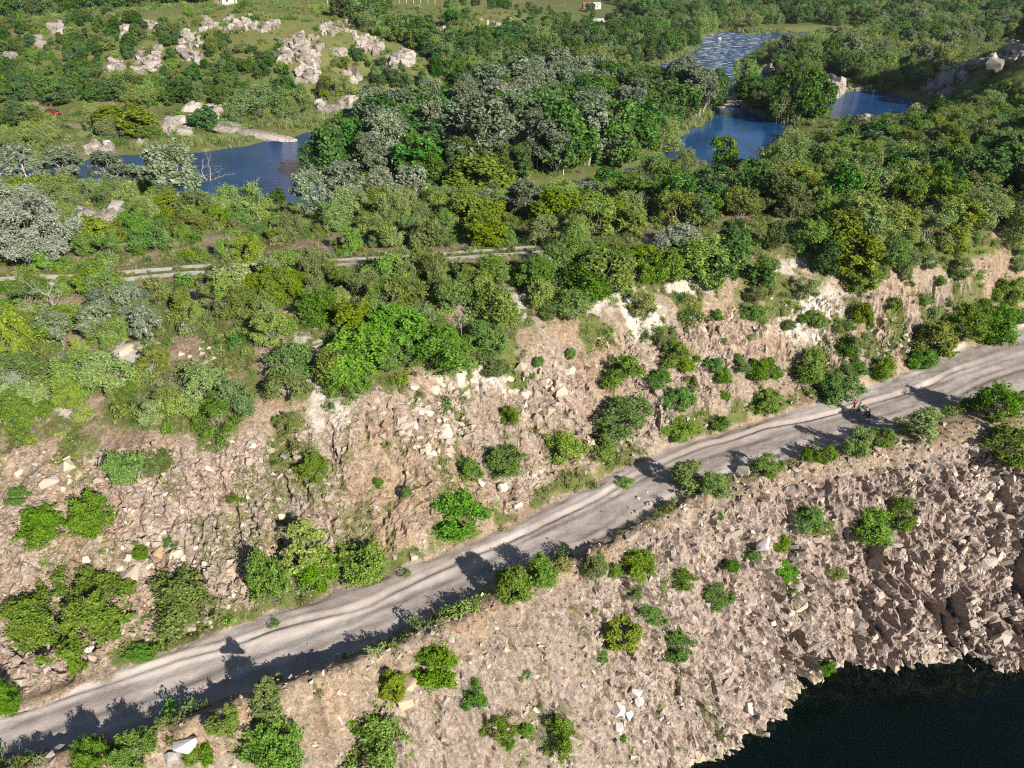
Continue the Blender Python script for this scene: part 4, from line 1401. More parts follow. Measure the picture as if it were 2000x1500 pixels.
# ------------------------------------------------------------------ woods and scrub
REGIONS = [
    # name, outline of the feet in the picture, spacing m, chance, {kind: share}, height range, names/labels
    ("island", [(625, 350), (618, 270), (720, 240), (800, 222), (900, 200), (1010, 182), (1060, 165), (1240, 178), (1300, 182), (1385, 192), (1394, 215), (1330, 250), (1230, 318), (1050, 360), (700, 366)],
     5.2, 0.95, {"broad": 0.5, "poplar": 0.32, "willow": 0.18}, (6.5, 11.0), "on the wooded island"),
    ("near_bank", [(-50, 415), (-50, 372), (200, 388), (300, 405), (430, 425), (560, 438), (640, 432), (900, 412), (1010, 400), (1230, 366), (1250, 400), (1150, 440), (600, 442), (300, 430)],
     3.6, 0.85, {"thicket": 0.45, "willow": 0.2, "maple": 0.13, "poplar": 0.12, "broad": 0.1}, (2.4, 5.0), "on the near river bank"),
    ("bench", [(-50, 545), (-50, 405), (300, 415), (600, 442), (1150, 440), (1250, 480), (1100, 480), (800, 498), (350, 520), (180, 536)],
     2.8, 0.72, {"thicket": 0.60, "shrub": 0.16, "maple": 0.14, "willow": 0.10}, (1.2, 3.4), "on the bench by the track"),
    ("rim", [(-50, 872), (-50, 562), (180, 552), (350, 536), (800, 514), (1100, 496), (1270, 488), (1330, 560), (1290, 610), (1150, 640), (1000, 682), (800, 738), (640, 790), (480, 842), (300, 858)],
     2.3, 0.70, {"thicket": 0.68, "shrub": 0.20, "maple": 0.09, "olive": 0.03}, (1.4, 3.8), "in scrub below the track"),
    ("grey_stand", [(30, 800), (40, 600), (150, 560), (320, 560), (310, 690), (220, 790)],
     3.0, 0.55, {"poplar": 0.62, "thicket": 0.26, "olive": 0.12}, (1.8, 3.2), "above the left slope"),
    ("right_woods", [(1120, 470), (1230, 378), (1330, 372), (1470, 362), (1560, 300), (1640, 278), (1720, 264), (1800, 258), (1850, 230), (1990, 175), (2100, 175), (2150, 470), (1900, 500), (1750, 532), (1450, 580), (1320, 560), (1270, 488)],
     3.5, 0.93, {"broad": 0.34, "thicket": 0.40, "maple": 0.12, "willow": 0.14}, (3.0, 6.6), "in the right-hand woods"),
    ("right_rim", [(1290, 612), (1330, 560), (1450, 575), (1750, 530), (1900, 495), (2150, 445), (2150, 500), (1900, 550), (1750, 578), (1640, 596), (1450, 606)],
     2.5, 0.72, {"thicket": 0.7, "shrub": 0.3}, (1.4, 2.8), "along the right-hand rim"),
    ("right_slope", [(1250, 640), (1450, 612), (1750, 560), (2150, 490), (2150, 590), (1900, 660), (1750, 715), (1500, 785), (1300, 835)],
     2.0, 0.42, {"shrub": 0.65, "thicket": 0.35}, (0.5, 1.7), "on the right-hand slope"),
    ("left_slope", [(20, 880), (640, 815), (1000, 700), (1240, 650), (1240, 850), (1000, 990), (700, 1110), (300, 1260), (20, 1340)],
     3.2, 0.12, {"shrub": 0.8, "thicket": 0.2}, (0.35, 0.9), "on the bare left slope"),
    ("pit_slope", [(560, 1450), (1000, 1180), (1350, 1000), (1480, 1000), (1500, 1300), (1300, 1450), (900, 1500), (560, 1500)],
     3.4, 0.12, {"shrub": 0.8, "thicket": 0.2}, (0.35, 0.8), "on the pit slope"),
    ("hill", [(-60, 205), (-60, 62), (100, 42), (200, 36), (330, 45), (480, 90), (520, 110), (640, 90), (700, 100), (780, 125), (850, 140), (760, 168), (600, 188), (450, 205), (300, 205)],
     3.7, 0.85, {"broad": 0.58, "thicket": 0.32, "maple": 0.03, "willow": 0.07}, (2.0, 4.8), "on the rocky hill"),
    ("hill_foot", [(-60, 212), (-60, 170), (150, 180), (300, 178), (450, 180), (600, 180), (700, 175), (700, 190), (450, 208), (250, 208), (150, 200), (20, 200)],
     5.0, 0.9, {"broad": 0.8, "willow": 0.2}, (4.0, 7.0), "at the rocky hill's foot"),
    ("far_bank", [(-60, 312), (-60, 234), (60, 238), (230, 246), (330, 262), (370, 258), (430, 232), (470, 210), (610, 196), (700, 184), (720, 200), (600, 228), (560, 240), (440, 246), (330, 285), (200, 285), (160, 300)],
     5.2, 0.62, {"willow": 0.55, "broad": 0.25, "maple": 0.2}, (3.4, 6.5), "on the far river bank"),
    ("valley", [(640, 30), (700, 30), (760, 60), (830, 60), (900, 40), (990, 70), (1060, 60), (1180, 70), (1290, 60), (1350, 70), (1360, 92), (1262, 130), (1060, 150), (1010, 182), (900, 196), (760, 190), (730, 170), (860, 138), (780, 100)],
     6.0, 0.9, {"broad": 0.62, "willow": 0.24, "poplar": 0.14}, (5.0, 9.0), "behind the rocky hill"),
    ("far_right", [(1262, 52), (1370, 66), (1400, 58), (1530, 52), (1720, 50), (2100, 50), (2100, 90), (1980, 76), (1900, 100), (1830, 140), (1790, 175), (1700, 172), (1650, 172), (1610, 178), (1500, 168), (1452, 160), (1480, 138), (1530, 108), (1580, 92), (1700, 72), (1700, 54), (1530, 53), (1400, 54)],
     6.2, 0.97, {"broad": 0.42, "willow": 0.36, "poplar": 0.22}, (5.5, 10.0), "in the woods beyond the rapids"),
    ("islet", [(1428, 205), (1440, 172), (1500, 182), (1600, 220), (1612, 235), (1560, 242), (1500, 234)],
     4.0, 0.95, {"broad": 0.7, "willow": 0.3}, (4.5, 7.5), "on the islet"),
    ("top_left", [(-100, 2), (0, -12), (700, -12), (620, 14), (480, 8), (330, 8), (250, 18), (150, 24), (0, 46), (-100, 50)],
     7.0, 0.95, {"broad": 1.0}, (6.0, 10.0), "in the top left wood"),
    ("fields", [(640, 6), (900, 8), (1000, 16), (1240, 22), (1300, 30), (1200, 56), (1060, 50), (960, 52), (850, 18), (700, 22)],
     11.0, 0.42, {"broad": 0.8, "willow": 0.2}, (2.0, 6.0), "in the far fields"),
    ("horizon", [(1150, -30), (2200, -30), (2200, 52), (1700, 50), (1560, 46), (1400, 56), (1262, 50)],
     8.0, 0.85, {"broad": 0.6, "willow": 0.4}, (6.0, 11.0), "at the far valley end"),
]
CLEAR = [((330, 762), 85, 34), ((420, 640), 60, 22), ((150, 640), 50, 22), ((270, 548), 110, 24), ((960, 512), 140, 24), ((700, 530), 40, 24), ((530, 415), 85, 30), ((120, 212), 110, 14), ((110, 234), 48, 22), ((150, 285), 28, 40), ((430, 470), 55, 16), ((600, 482), 45, 14), ((690, 468), 40, 20), ((1050, 448), 30, 12),
         ((1600, 590), 60, 40), ((1255, 610), 60, 50), ((600, 690), 50, 40), ((370, 690), 60, 50), ((250, 715), 45, 35), ((590, 90), 60, 60), ((300, 115), 35, 35), ((420, 22), 120, 7), ((440, 48), 70, 14), ((640, 150), 60, 16), ((1620, 168), 40, 26),
         ((1700, 500), 40, 16), ((640, 70), 40, 40), ((1850, 10), 190, 10), ((500, 258), 90, 18), ((190, 430), 70, 20), ((380, 215), 60, 14), ((660, 210), 70, 12), ((1110, 300), 0.1, 0.1), ((120, 590), 60, 12), ((460, 680), 50, 20),
         ((1000, 590), 50, 26), ((1180, 600), 50, 26), ((520, 720), 40, 40), ((930, 735), 60, 24), ((280, 565), 60, 12), ((1540, 520), 40, 16)]
for o_ in OUTCROPS:
    CLEAR.append(((0.5 * (o_[0] + o_[2]), o_[3] - 0.32 * (o_[3] - o_[1])), 0.55 * (o_[2] - o_[0]) + 2, 0.62 * (o_[3] - o_[1]) + 5))
NAMES = {"shrub": "green_shrub", "thicket": "loose_bush", "maple": "maple_bush", "olive": "silver_bush", "poplar": "poplar_tree", "broad": "broadleaf_tree", "willow": "willow_tree"}
LOOK = {"shrub": "dense green shrub", "thicket": "twiggy green bush", "maple": "yellow-green bush", "olive": "silvery bush", "poplar": "silvery poplar", "broad": "dark broadleaf tree", "willow": "light green willow"}
cand = []
for rname, poly, sp, chance, mixk, (h0, h1), where in REGIONS:
    P = np.array(poly, float)
    corners = at_z(np.clip(P[:, 0], -100, 2150), np.maximum(P[:, 1], -22), 0.0)
    xa, xb = corners[:, 0].min() - 15, corners[:, 0].max() + 15
    ya, yb = max(24.0, corners[:, 1].min() * 0.62), min(corners[:, 1].max() + 20, 900.0)
    gx = np.arange(xa, xb, sp)
    gy = np.arange(ya, yb, sp)
    AX, AY = np.meshgrid(gx, gy)
    AX = (AX + rng.uniform(-0.5, 0.5, AX.shape) * sp).ravel()
    AY = (AY + rng.uniform(-0.5, 0.5, AY.shape) * sp).ravel()
    AZ = ground(AX, AY)
    qx, qy, qd = project(AX, AY, AZ)
    ok = inside(P, qx, qy) & (rng.uniform(0, 1, AX.shape) < chance) & (sample(riv, AX, AY) > 0.8) & (np.abs(sample(sd_track, AX, AY)) > 2.3)
    clump = vnoise(AX * 0.09, AY * 0.09, 310)
    ok &= (clump > -0.42)
    for (ex, ey), rx_, ry_ in CLEAR:
        ok &= ((qx - ex) / rx_) ** 2 + ((qy - ey) / ry_) ** 2 > 1
    ids = np.where(ok)[0]
    kinds = list(mixk)
    pk = np.array([mixk[k] for k in kinds])
    for i in ids:
        # neighbours tend to be of one kind
        u = (vnoise(np.array([AX[i] * 0.07]), np.array([AY[i] * 0.07]), 330)[0] + 0.5) * 0.55 + rng.uniform() * 0.45
        k = kinds[int(np.searchsorted(np.cumsum(pk), min(u, 0.9999) * pk.sum()))]
        h = float(rng.uniform(h0, h1)) * (1.25 if k == "poplar" else 0.8 if k in ("thicket", "shrub", "maple") and h1 > 5 else 1.0)
        ratio = SPECIES[k][4] / SPECIES[k][3] * float(rng.uniform(0.75, 1.3))
        cand.append((FPX * h / qd[i], k, rname, where, AX[i], AY[i], AZ[i], h, h * ratio))
cand.sort(key=lambda c: -c[0])
count = {}
rest = []
CXY = np.array([(c[4], c[5]) for c in cand])
SHORT = {"shrub": "a shrub", "thicket": "a bush", "maple": "a yellowish bush", "olive": "a silver bush", "poplar": "a poplar", "broad": "a dark tree", "willow": "a willow"}
CAPS = {"hillbush": 260, "broad": 270, "thicket": 270, "willow": 200, "poplar": 200, "maple": 180, "shrub": 150, "olive": 40}
for px_h, k, rname, where, x_, y_, z_, h_m, w_m in cand:
    ck = "hillbush" if (rname == "hill" and k == "broad") else k
    count[ck] = count.get(ck, 0) + 1
    if count[ck] > CAPS[ck] or px_h < 14:
        rest.append((k, x_, y_, z_, h_m, w_m))
        continue
    qx, qy, _ = project(x_, y_, z_)
    P = np.array([r_[1] for r_ in REGIONS if r_[0] == rname][0], float)
    fx_ = (np.clip(qx, 0, 2000) - max(P[:, 0].min(), 0)) / (min(P[:, 0].max(), 2000) - max(P[:, 0].min(), 0))
    fy_ = (qy - P[:, 1].min()) / (P[:, 1].max() - P[:, 1].min())
    spot = ["left end", "left", "middle", "right", "right end"][int(np.clip(fx_ * 5, 0, 4))] + [", back", "", ", front"][int(np.clip(fy_ * 3, 0, 2))]
    hr = [r_[5] for r_ in REGIONS if r_[0] == rname][0]
    size = "tall " if h_m > hr[0] + 0.6 * (hr[1] - hr[0]) else "small " if h_m < hr[0] + 0.25 * (hr[1] - hr[0]) else ""
    look = "dark hillside bush" if (rname == "hill" and k == "broad") else LOOK[k]
    nm = "hillside_bush" if (rname == "hill" and k == "broad") else NAMES[k]
    dn = np.hypot(CXY[:, 0] - x_, CXY[:, 1] - y_)
    dn[dn < 0.01] = 99
    spot += ", beside " + SHORT[cand[int(np.argmin(dn))][1]]
    lab = size + look + " " + where + ", " + spot
    if len(lab.split()) > 16:
        lab = look + " " + where + ", " + spot
    plant(k, x_, y_, z_, h_m, w_m, nm, lab, "bush" if nm.endswith(("bush", "shrub")) else "tree", look + " stand " + where, parts=px_h > 55)
print("plants", len(cand), count, "rest", len(rest))
allk = [(k, v) for k in SPECIES for v in range(len(PROTO[k]))]
kid = {kv: i for i, kv in enumerate(allk)}
pts, rot, scl, which = [], [], [], []
for k, x_, y_, z_, h_m, w_m in rest:
    v = int(rng.integers(0, len(PROTO[k])))
    pts.append((x_, y_, z_ - 0.05))
    rot.append((0, 0, rng.uniform(0, 6.28)))
    scl.append((w_m / PROTO[k][v][4],) * 2 + (h_m / PROTO[k][v][3],))
    which.append(kid[(k, v)])
scatter_stuff("woodland", pts, rot, scl, which, [PROTO[k][v][2].data for k, v in allk], "far green woods filling the valley beyond the river", "woods")


# ------------------------------------------------------------------ grass, weeds, reeds, low ground cover
def tuft(seed, n, h, w, width, bend, leafy=False):
    r = np.random.default_rng(seed)
    vs, fs, ts = [], [], []
    for k in range(n):
        a = r.uniform(0, 6.28)
        q = r.uniform(0, w) * np.array([math.cos(a), math.sin(a)])
        L = h * r.uniform(0.5, 1.1)
        out = np.array([math.cos(a + r.normal() * 0.6), math.sin(a + r.normal() * 0.6)]) * bend * L * r.uniform(0.3, 1.0)
        s = np.array([-math.sin(a), math.cos(a)]) * width * 0.5
        b = len(vs)
        vs += [(q[0] - s[0], q[1] - s[1], -0.03), (q[0] + s[0], q[1] + s[1], -0.03), (q[0] + out[0] * 0.5 + s[0] * 0.7, q[1] + out[1] * 0.5 + s[1] * 0.7, L * 0.6), (q[0] + out[0], q[1] + out[1], L)]
        fs.append((b, b + 1, b + 2, b + 3))
        t_ = min(1, max(0, r.normal(0.5, 0.22)))
        ts += [t_] * 4
    return np.array(vs), np.array(fs, np.int32), np.array(ts)


def tuft_mesh(name, mat, *a):
    v, f, t_ = tuft(*a)
    o = link_mesh(name, v, f, mat, attrs={"tint": t_})
    COL.objects.unlink(o)
    return o.data


def cushion_mesh(name, mat, seed, n, w, h, leaf):
    r = np.random.default_rng(seed)
    lobes_ = r.uniform(-1, 1, (6, 2)) * w * 0.32
    k = r.integers(0, 6, n)
    d_ = rand_unit(r, n)
    d_[:, 2] = np.abs(d_[:, 2])
    c = np.concatenate([lobes_[k], np.zeros((n, 1))], 1) + d_ * np.array([w * 0.26, w * 0.26, h]) * r.uniform(0.5, 1.1, (n, 1))
    v, f, t_ = leaves(r, c, d_, leaf, 0.55, 0.3, np.clip(r.normal(0.5, 0.22, n), 0, 1))
    o = link_mesh(name, v, f, mat, attrs={"tint": t_})
    COL.objects.unlink(o)
    return o.data


G_GREEN = [tuft_mesh("grass_tuft", LEAF["weed"], 10 + i, 26, 0.34, 0.16, 0.035, 0.7) for i in range(4)]
G_DRY = [tuft_mesh("dry_tuft", LEAF["hay"], 20 + i, 24, 0.34, 0.15, 0.030, 0.8) for i in range(4)]
G_WEED = [cushion_mesh("weed_clump", LEAF[m], 30 + i, 150, 0.8, 0.42, 0.10) for i, m in enumerate(("weed", "thicket", "shrub", "thicket", "weed"))]
G_REED = [tuft_mesh("reed_tuft", LEAF["reed"], 40 + i, 44, 2.0, 0.7, 0.09, 0.25) for i in range(4)]
G_TALL = [cushion_mesh("scrub_clump", LEAF[m], 50 + i, 260, 1.8, 0.9, 0.17) for i, m in enumerate(("thicket", "weed", "thicket", "shrub", "broad"))]


def ground_points(n, x0, x1, y0, y1, prob):
    x = rng.uniform(x0, x1, n)
    y = rng.uniform(y0, y1, n)
    p = prob(x, y)
    m = rng.uniform(0, 1, n) < p
    x, y = x[m], y[m]
    fx = sample(PX - X, x, y)
    fy = sample(PY - Y, x, y)
    fz = sample(PZ - Z, x, y)
    return np.stack([x + fx, y + fy, ground(x, y) + fz], -1)


def strew(name, P, protos, s0, s1, label, cat, tilt=0.15, flat=(1, 1, 1), spin=None):
    n = len(P)
    s = (s0 + (s1 - s0) * rng.uniform(0, 1, n) ** 2.2)[:, None] * np.array(flat) * rng.uniform(0.7, 1.3, (n, 3))
    r = np.stack([rng.normal(0, tilt, n), rng.normal(0, tilt, n), rng.uniform(0, 6.28, n)], -1)
    return scatter_stuff(name, P, r, s, rng.integers(0, len(protos), n), protos, label, cat)


def in_view(x, y):
    a, b, d_ = project(x, y, ground(x, y))
    return (a > -150) & (a < 2150) & (b < 1650)


gmask = lambda x, y: np.clip(sample(grass, x, y), 0, 1) * in_view(x, y)
Pn = ground_points(60000, -60, 100, 24, 120, lambda x, y: gmask(x, y) ** 1.3 * 0.8)
strew("grass", Pn, G_GREEN + G_WEED[:2], 0.5, 1.5, "low green grass and weeds on the bench and along the road edges", "grass")
Pn = ground_points(70000, -60, 100, 24, 100, lambda x, y: np.clip(sample(hill, x, y) * np.clip(0.30 + sample(n_mid, x, y) * 1.6, 0.04, 1) + sample(pit, x, y) * (1 - sample(right_face, x, y)) * np.clip(0.16 + sample(n_mid, x, y) * 1.2, 0.02, 1) + 0.45 * np.exp(-(sample(sd_berm, x, y) / 2.2) ** 2), 0, 1) * in_view(x, y) * 0.5)
strew("dry_grass", Pn, G_DRY + G_DRY[:2] + G_GREEN[:2] + G_WEED[:1], 0.35, 1.1, "dry straw-coloured grass thinly covering the rock slopes", "grass")
Pn = ground_points(26000, -70, 110, 40, 140, lambda x, y: np.clip(sample(upland, x, y) * (0.25 + sample(n_mid, x, y) * 1.5), 0, 0.8) * gmask(x, y) * (np.abs(sample(sd_track, x, y)) > 1.9))
strew("low_scrub", Pn, G_TALL, 0.4, 1.2, "low leafy undergrowth between the bushes of the bench", "undergrowth")
Pn = ground_points(60000, -330, 330, 120, 420, lambda x, y: np.clip(0.25 + sample(n_mid, x, y) * 1.1, 0, 0.9) * gmask(x, y) * (sample(riv, x, y) > 1.5) * np.clip(220 / y, 0.3, 1))
strew("meadow", Pn, G_TALL, 0.8, 2.2, "rough green undergrowth along the river and over the far hill", "undergrowth")
Pn = ground_points(24000, -50, 90, 24, 95, lambda x, y: np.clip(sample(verge2, x, y) * (0.35 + sample(n_mid, x, y) * 1.8), 0, 0.55) * in_view(x, y) + 0.12 * np.clip(sample(verge, x, y) * (0.2 + sample(n_mid, x, y) * 1.5), 0, 1))
strew("roadside_weeds", Pn, G_TALL + G_WEED, 0.5, 1.25, "tall weeds growing along both edges of the dirt road", "weeds")
reed_px = [((590, 232), 110, 22), ((690, 222), 60, 14), ((410, 278), 90, 14), ((300, 290), 50, 10), ((1340, 235), 50, 30), ((1300, 270), 40, 30), ((1530, 238), 40, 10), ((1330, 118), 60, 22), ((1410, 58), 60, 6), ((1500, 62), 50, 6)]
def reedmask(x, y):
    a, b, _ = project(x, y, ground(x, y))
    m = np.zeros_like(x)
    for (ex, ey), rx_, ry_ in reed_px:
        m = np.maximum(m, (((a - ex) / rx_) ** 2 + ((b - ey) / ry_) ** 2 < 1) * 1.0)
    return m * (sample(riv, x, y) > -1.2) * (sample(riv, x, y) < 9)
Pn = ground_points(90000, -160, 220, 150, 520, reedmask)
Pn[:, 2] = np.maximum(Pn[:, 2], -0.2)
strew("reeds", Pn, G_REED, 0.6, 1.1, "tall green reeds fringing the far river bank", "reeds")

# ------------------------------------------------------------------ rock
def stone_material(name, a, b, dark, scale=1.0, lich=0.35, cracks=0.0):
    t = NT(name)
    p = t.pos()
    o = t.n("ObjectInfo").outputs["Random"]
    n1 = t.noise(0.8 * scale, 5, 0.6, p)
    n2 = t.noise(5.0 * scale, 5, 0.7, p)
    n3 = t.noise(22.0 * scale, 3, 0.7, p)
    c = t.mix(t.maprange(n1, 0.3, 0.7), a, b)
    c = t.mix(t.maprange(n2, 0.52, 0.8, 0, lich), c, dark)
    c = t.mix(t.maprange(n3, 0.5, 0.9, 0, 0.3), c, (0.62, 0.56, 0.48))
    if cracks:
        ed = t.voro(0.55, t.mapping(p, (1, 1, 0.7)), 'DISTANCE_TO_EDGE')
        c = t.mix(t.maprange(t.math('ADD', ed, t.math('MULTIPLY', n2, 0.12)), 0.11, 0.06, 0, cracks), c, (0.10, 0.085, 0.075))
    hs = t.n("HueSaturation", {"Color": c, "Saturation": t.maprange(t.math('FRACT', t.math('MULTIPLY', o, 5.7)), 0, 1, 0.7, 1.15), "Value": t.maprange(o, 0, 1, 0.62, 1.25)})
    h = t.math('ADD', n2, t.math('MULTIPLY', n3, 0.4))
    return t.base(hs.outputs[0], 0.92, 0.15, t.bump(h, 0.7, 0.08))


M_SAND = stone_material("stone_sand", (0.430, 0.344, 0.258), (0.516, 0.439, 0.353), (0.241, 0.181, 0.138))
M_PINK = stone_material("stone_pink", (0.378, 0.292, 0.245), (0.482, 0.404, 0.353), (0.206, 0.155, 0.138))
M_GRAN = stone_material("stone_granite", (0.330, 0.272, 0.232), (0.440, 0.385, 0.335), (0.163, 0.144, 0.126), 0.35, 0.6, 0.8)
M_WHITE = stone_material("stone_white", (0.561, 0.527, 0.484), (0.646, 0.620, 0.586), (0.383, 0.340, 0.297))
M_OCHRE = stone_material("stone_ochre", (0.430, 0.284, 0.146), (0.499, 0.378, 0.241), (0.258, 0.172, 0.112))


def rock_mesh(name, seed, shape, mat, npts=16, round_=0.35, jag=0.0):
    """angular broken block: hull of points on a rounded box"""
    import bmesh
    r = np.random.default_rng(seed)
    bm = bmesh.new()
    v = r.uniform(-1, 1, (npts, 3))
    m = np.abs(v).max(1, keepdims=True)
    v = v / m
    s = v / np.linalg.norm(v, axis=1, keepdims=True)
    v = (v * (1 - round_) + s * round_ * 1.1) * (1 - jag * r.uniform(0, 1, (npts, 1)))
    v = v * np.asarray(shape) * 0.5
    vs = [bm.verts.new(q) for q in v]
    res = bmesh.ops.convex_hull(bm, input=vs)
    bmesh.ops.delete(bm, geom=[g for g in res["geom_interior"] if isinstance(g, bmesh.types.BMVert)], context='VERTS')
    loose = [q for q in bm.verts if not q.link_faces]
    bmesh.ops.delete(bm, geom=loose, context='VERTS')
    bmesh.ops.dissolve_limit(bm, angle_limit=0.12, verts=bm.verts, edges=bm.edges)
    me = bpy.data.meshes.new(name)
    bm.to_mesh(me)
    bm.free()
    me.materials.append(mat)
    return me


def rock_set(name, mat, shapes, seed, n, **kw):
    return [rock_mesh(name, seed + i, shapes[i % len(shapes)], mat, **kw) for i in range(n)]


SLABS = [(1, 0.7, 0.45), (1, 0.45, 0.7), (0.6, 0.5, 1.15), (1, 0.8, 0.6), (0.45, 0.5, 1.3), (1.2, 0.5, 0.4)]
BLOCKS = [(1, 0.85, 0.7), (1, 1, 0.8), (1.2, 0.8, 0.7), (0.9, 0.8, 0.9)]
R_PINK = rock_set("rock_pink", M_PINK, SLABS, 700, 12, round_=0.15)
R_SAND = rock_set("rock_sand", M_SAND, SLABS, 720, 12, round_=0.15)
R_GRAN = rock_set("rock_granite", M_GRAN, BLOCKS + SLABS[:4], 740, 16, npts=22, round_=0.38)
R_BOUL = rock_set("boulder_sand", M_SAND, BLOCKS, 760, 6, npts=18, round_=0.35)
R_WHITE = rock_set("boulder_white", M_WHITE, BLOCKS, 780, 4, npts=16, round_=0.3)
R_OCHRE = rock_set("boulder_ochre", M_OCHRE, BLOCKS, 790, 4, npts=15, round_=0.25)


def put_rock(meshes, x, y, z, size, parent, name="rock", sink=0.25, tilt=0.35, strata=None, stretch=(1, 1, 1)):
    o = mesh_obj(name, meshes[int(rng.integers(0, len(meshes)))], parent)
    s = size * rng.uniform(0.8, 1.2, 3) * np.array(stretch)
    o.scale = s
    o.location = (x, y, z + size * (0.3 - sink))
    if strata is None:
        o.rotation_euler = (rng.normal(0, tilt), rng.normal(0, tilt), rng.uniform(0, 6.28))
    else:
        o.rotation_euler = (strata[0] + rng.normal(0, tilt), strata[1] + rng.normal(0, tilt), strata[2] + rng.normal(0, tilt))
    return o


def surf(px, py):
    x, y, z, d_ = hit(px, py)
    a, b = np.array([x]), np.array([y])
    return x + float(sample(PX - X, a, b)[0]), y + float(sample(PY - Y, a, b)[0]), z + float(sample(PZ - Z, a, b)[0]), d_


def rock_field(parent, meshes, n, cx, cy, rx, ry, s0, s1, strata=None, tilt=0.35, sink=0.35, stretch=(1, 1, 1)):
    for k in range(n):
        a, q = rng.uniform(0, 6.28), math.sqrt(rng.uniform())
        px, py = cx + rx * q * math.cos(a), cy + ry * q * math.sin(a)
        x, y, z, _ = surf(px, py)
        put_rock(meshes, x, y, z, s0 + (s1 - s0) * rng.uniform() ** 2, parent, "rock", sink, tilt, strata, stretch)


SLOPE, WALL = SETTING["rock_slope"], SETTING["quarry_wall"]
# blocks of the rock faces above the road
for a in [(R_SAND, 100, 850, 815, 75, 80, 0.5, 1.7), (R_SAND, 26, 1060, 740, 90, 38, 0.7, 2.0), (R_PINK, 45, 1390, 690, 65, 45, 0.4, 1.3), (R_SAND, 16, 100, 925, 80, 35, 0.4, 1.2), (R_SAND, 22, 480, 880, 60, 30, 0.4, 1.4),
          (R_SAND, 26, 270, 1085, 100, 35, 0.4, 1.5), (R_SAND, 20, 520, 1060, 70, 50, 0.3, 1.0), (R_PINK, 14, 1060, 800, 40, 26, 0.4, 1.2), (R_SAND, 12, 390, 690, 40, 40, 0.7, 1.8), (R_SAND, 10, 250, 710, 40, 45, 0.7, 2.0), (R_PINK, 10, 1240, 690, 40, 30, 0.4, 1.0),
          (R_SAND, 14, 1590, 680, 70, 40, 0.3, 0.8), (R_SAND, 12, 700, 800, 60, 30, 0.3, 0.8)]:
    rock_field(SLOPE, *a, strata=(0.9, 0.1, 0.5), tilt=0.35, sink=0.5)
# fractured wall of the pit
for a in [(R_PINK, 60, 1640, 920, 190, 45, 0.4, 1.2), (R_PINK, 80, 1860, 1020, 150, 100, 0.4, 1.5), (R_PINK, 60, 1800, 1180, 190, 90, 0.4, 1.5), (R_PINK, 28, 1450, 1380, 90, 80, 0.6, 2.0), (R_SAND, 24, 1560, 1230, 90, 90, 0.4, 1.4),
          (R_PINK, 24, 1180, 1390, 110, 80, 0.4, 1.3), (R_SAND, 12, 1260, 1010, 60, 50, 0.3, 0.9)]:
    rock_field(WALL, *a, strata=(0.6, 0.2, 0.6), tilt=0.5, sink=0.42, stretch=(0.85, 0.8, 1.2))

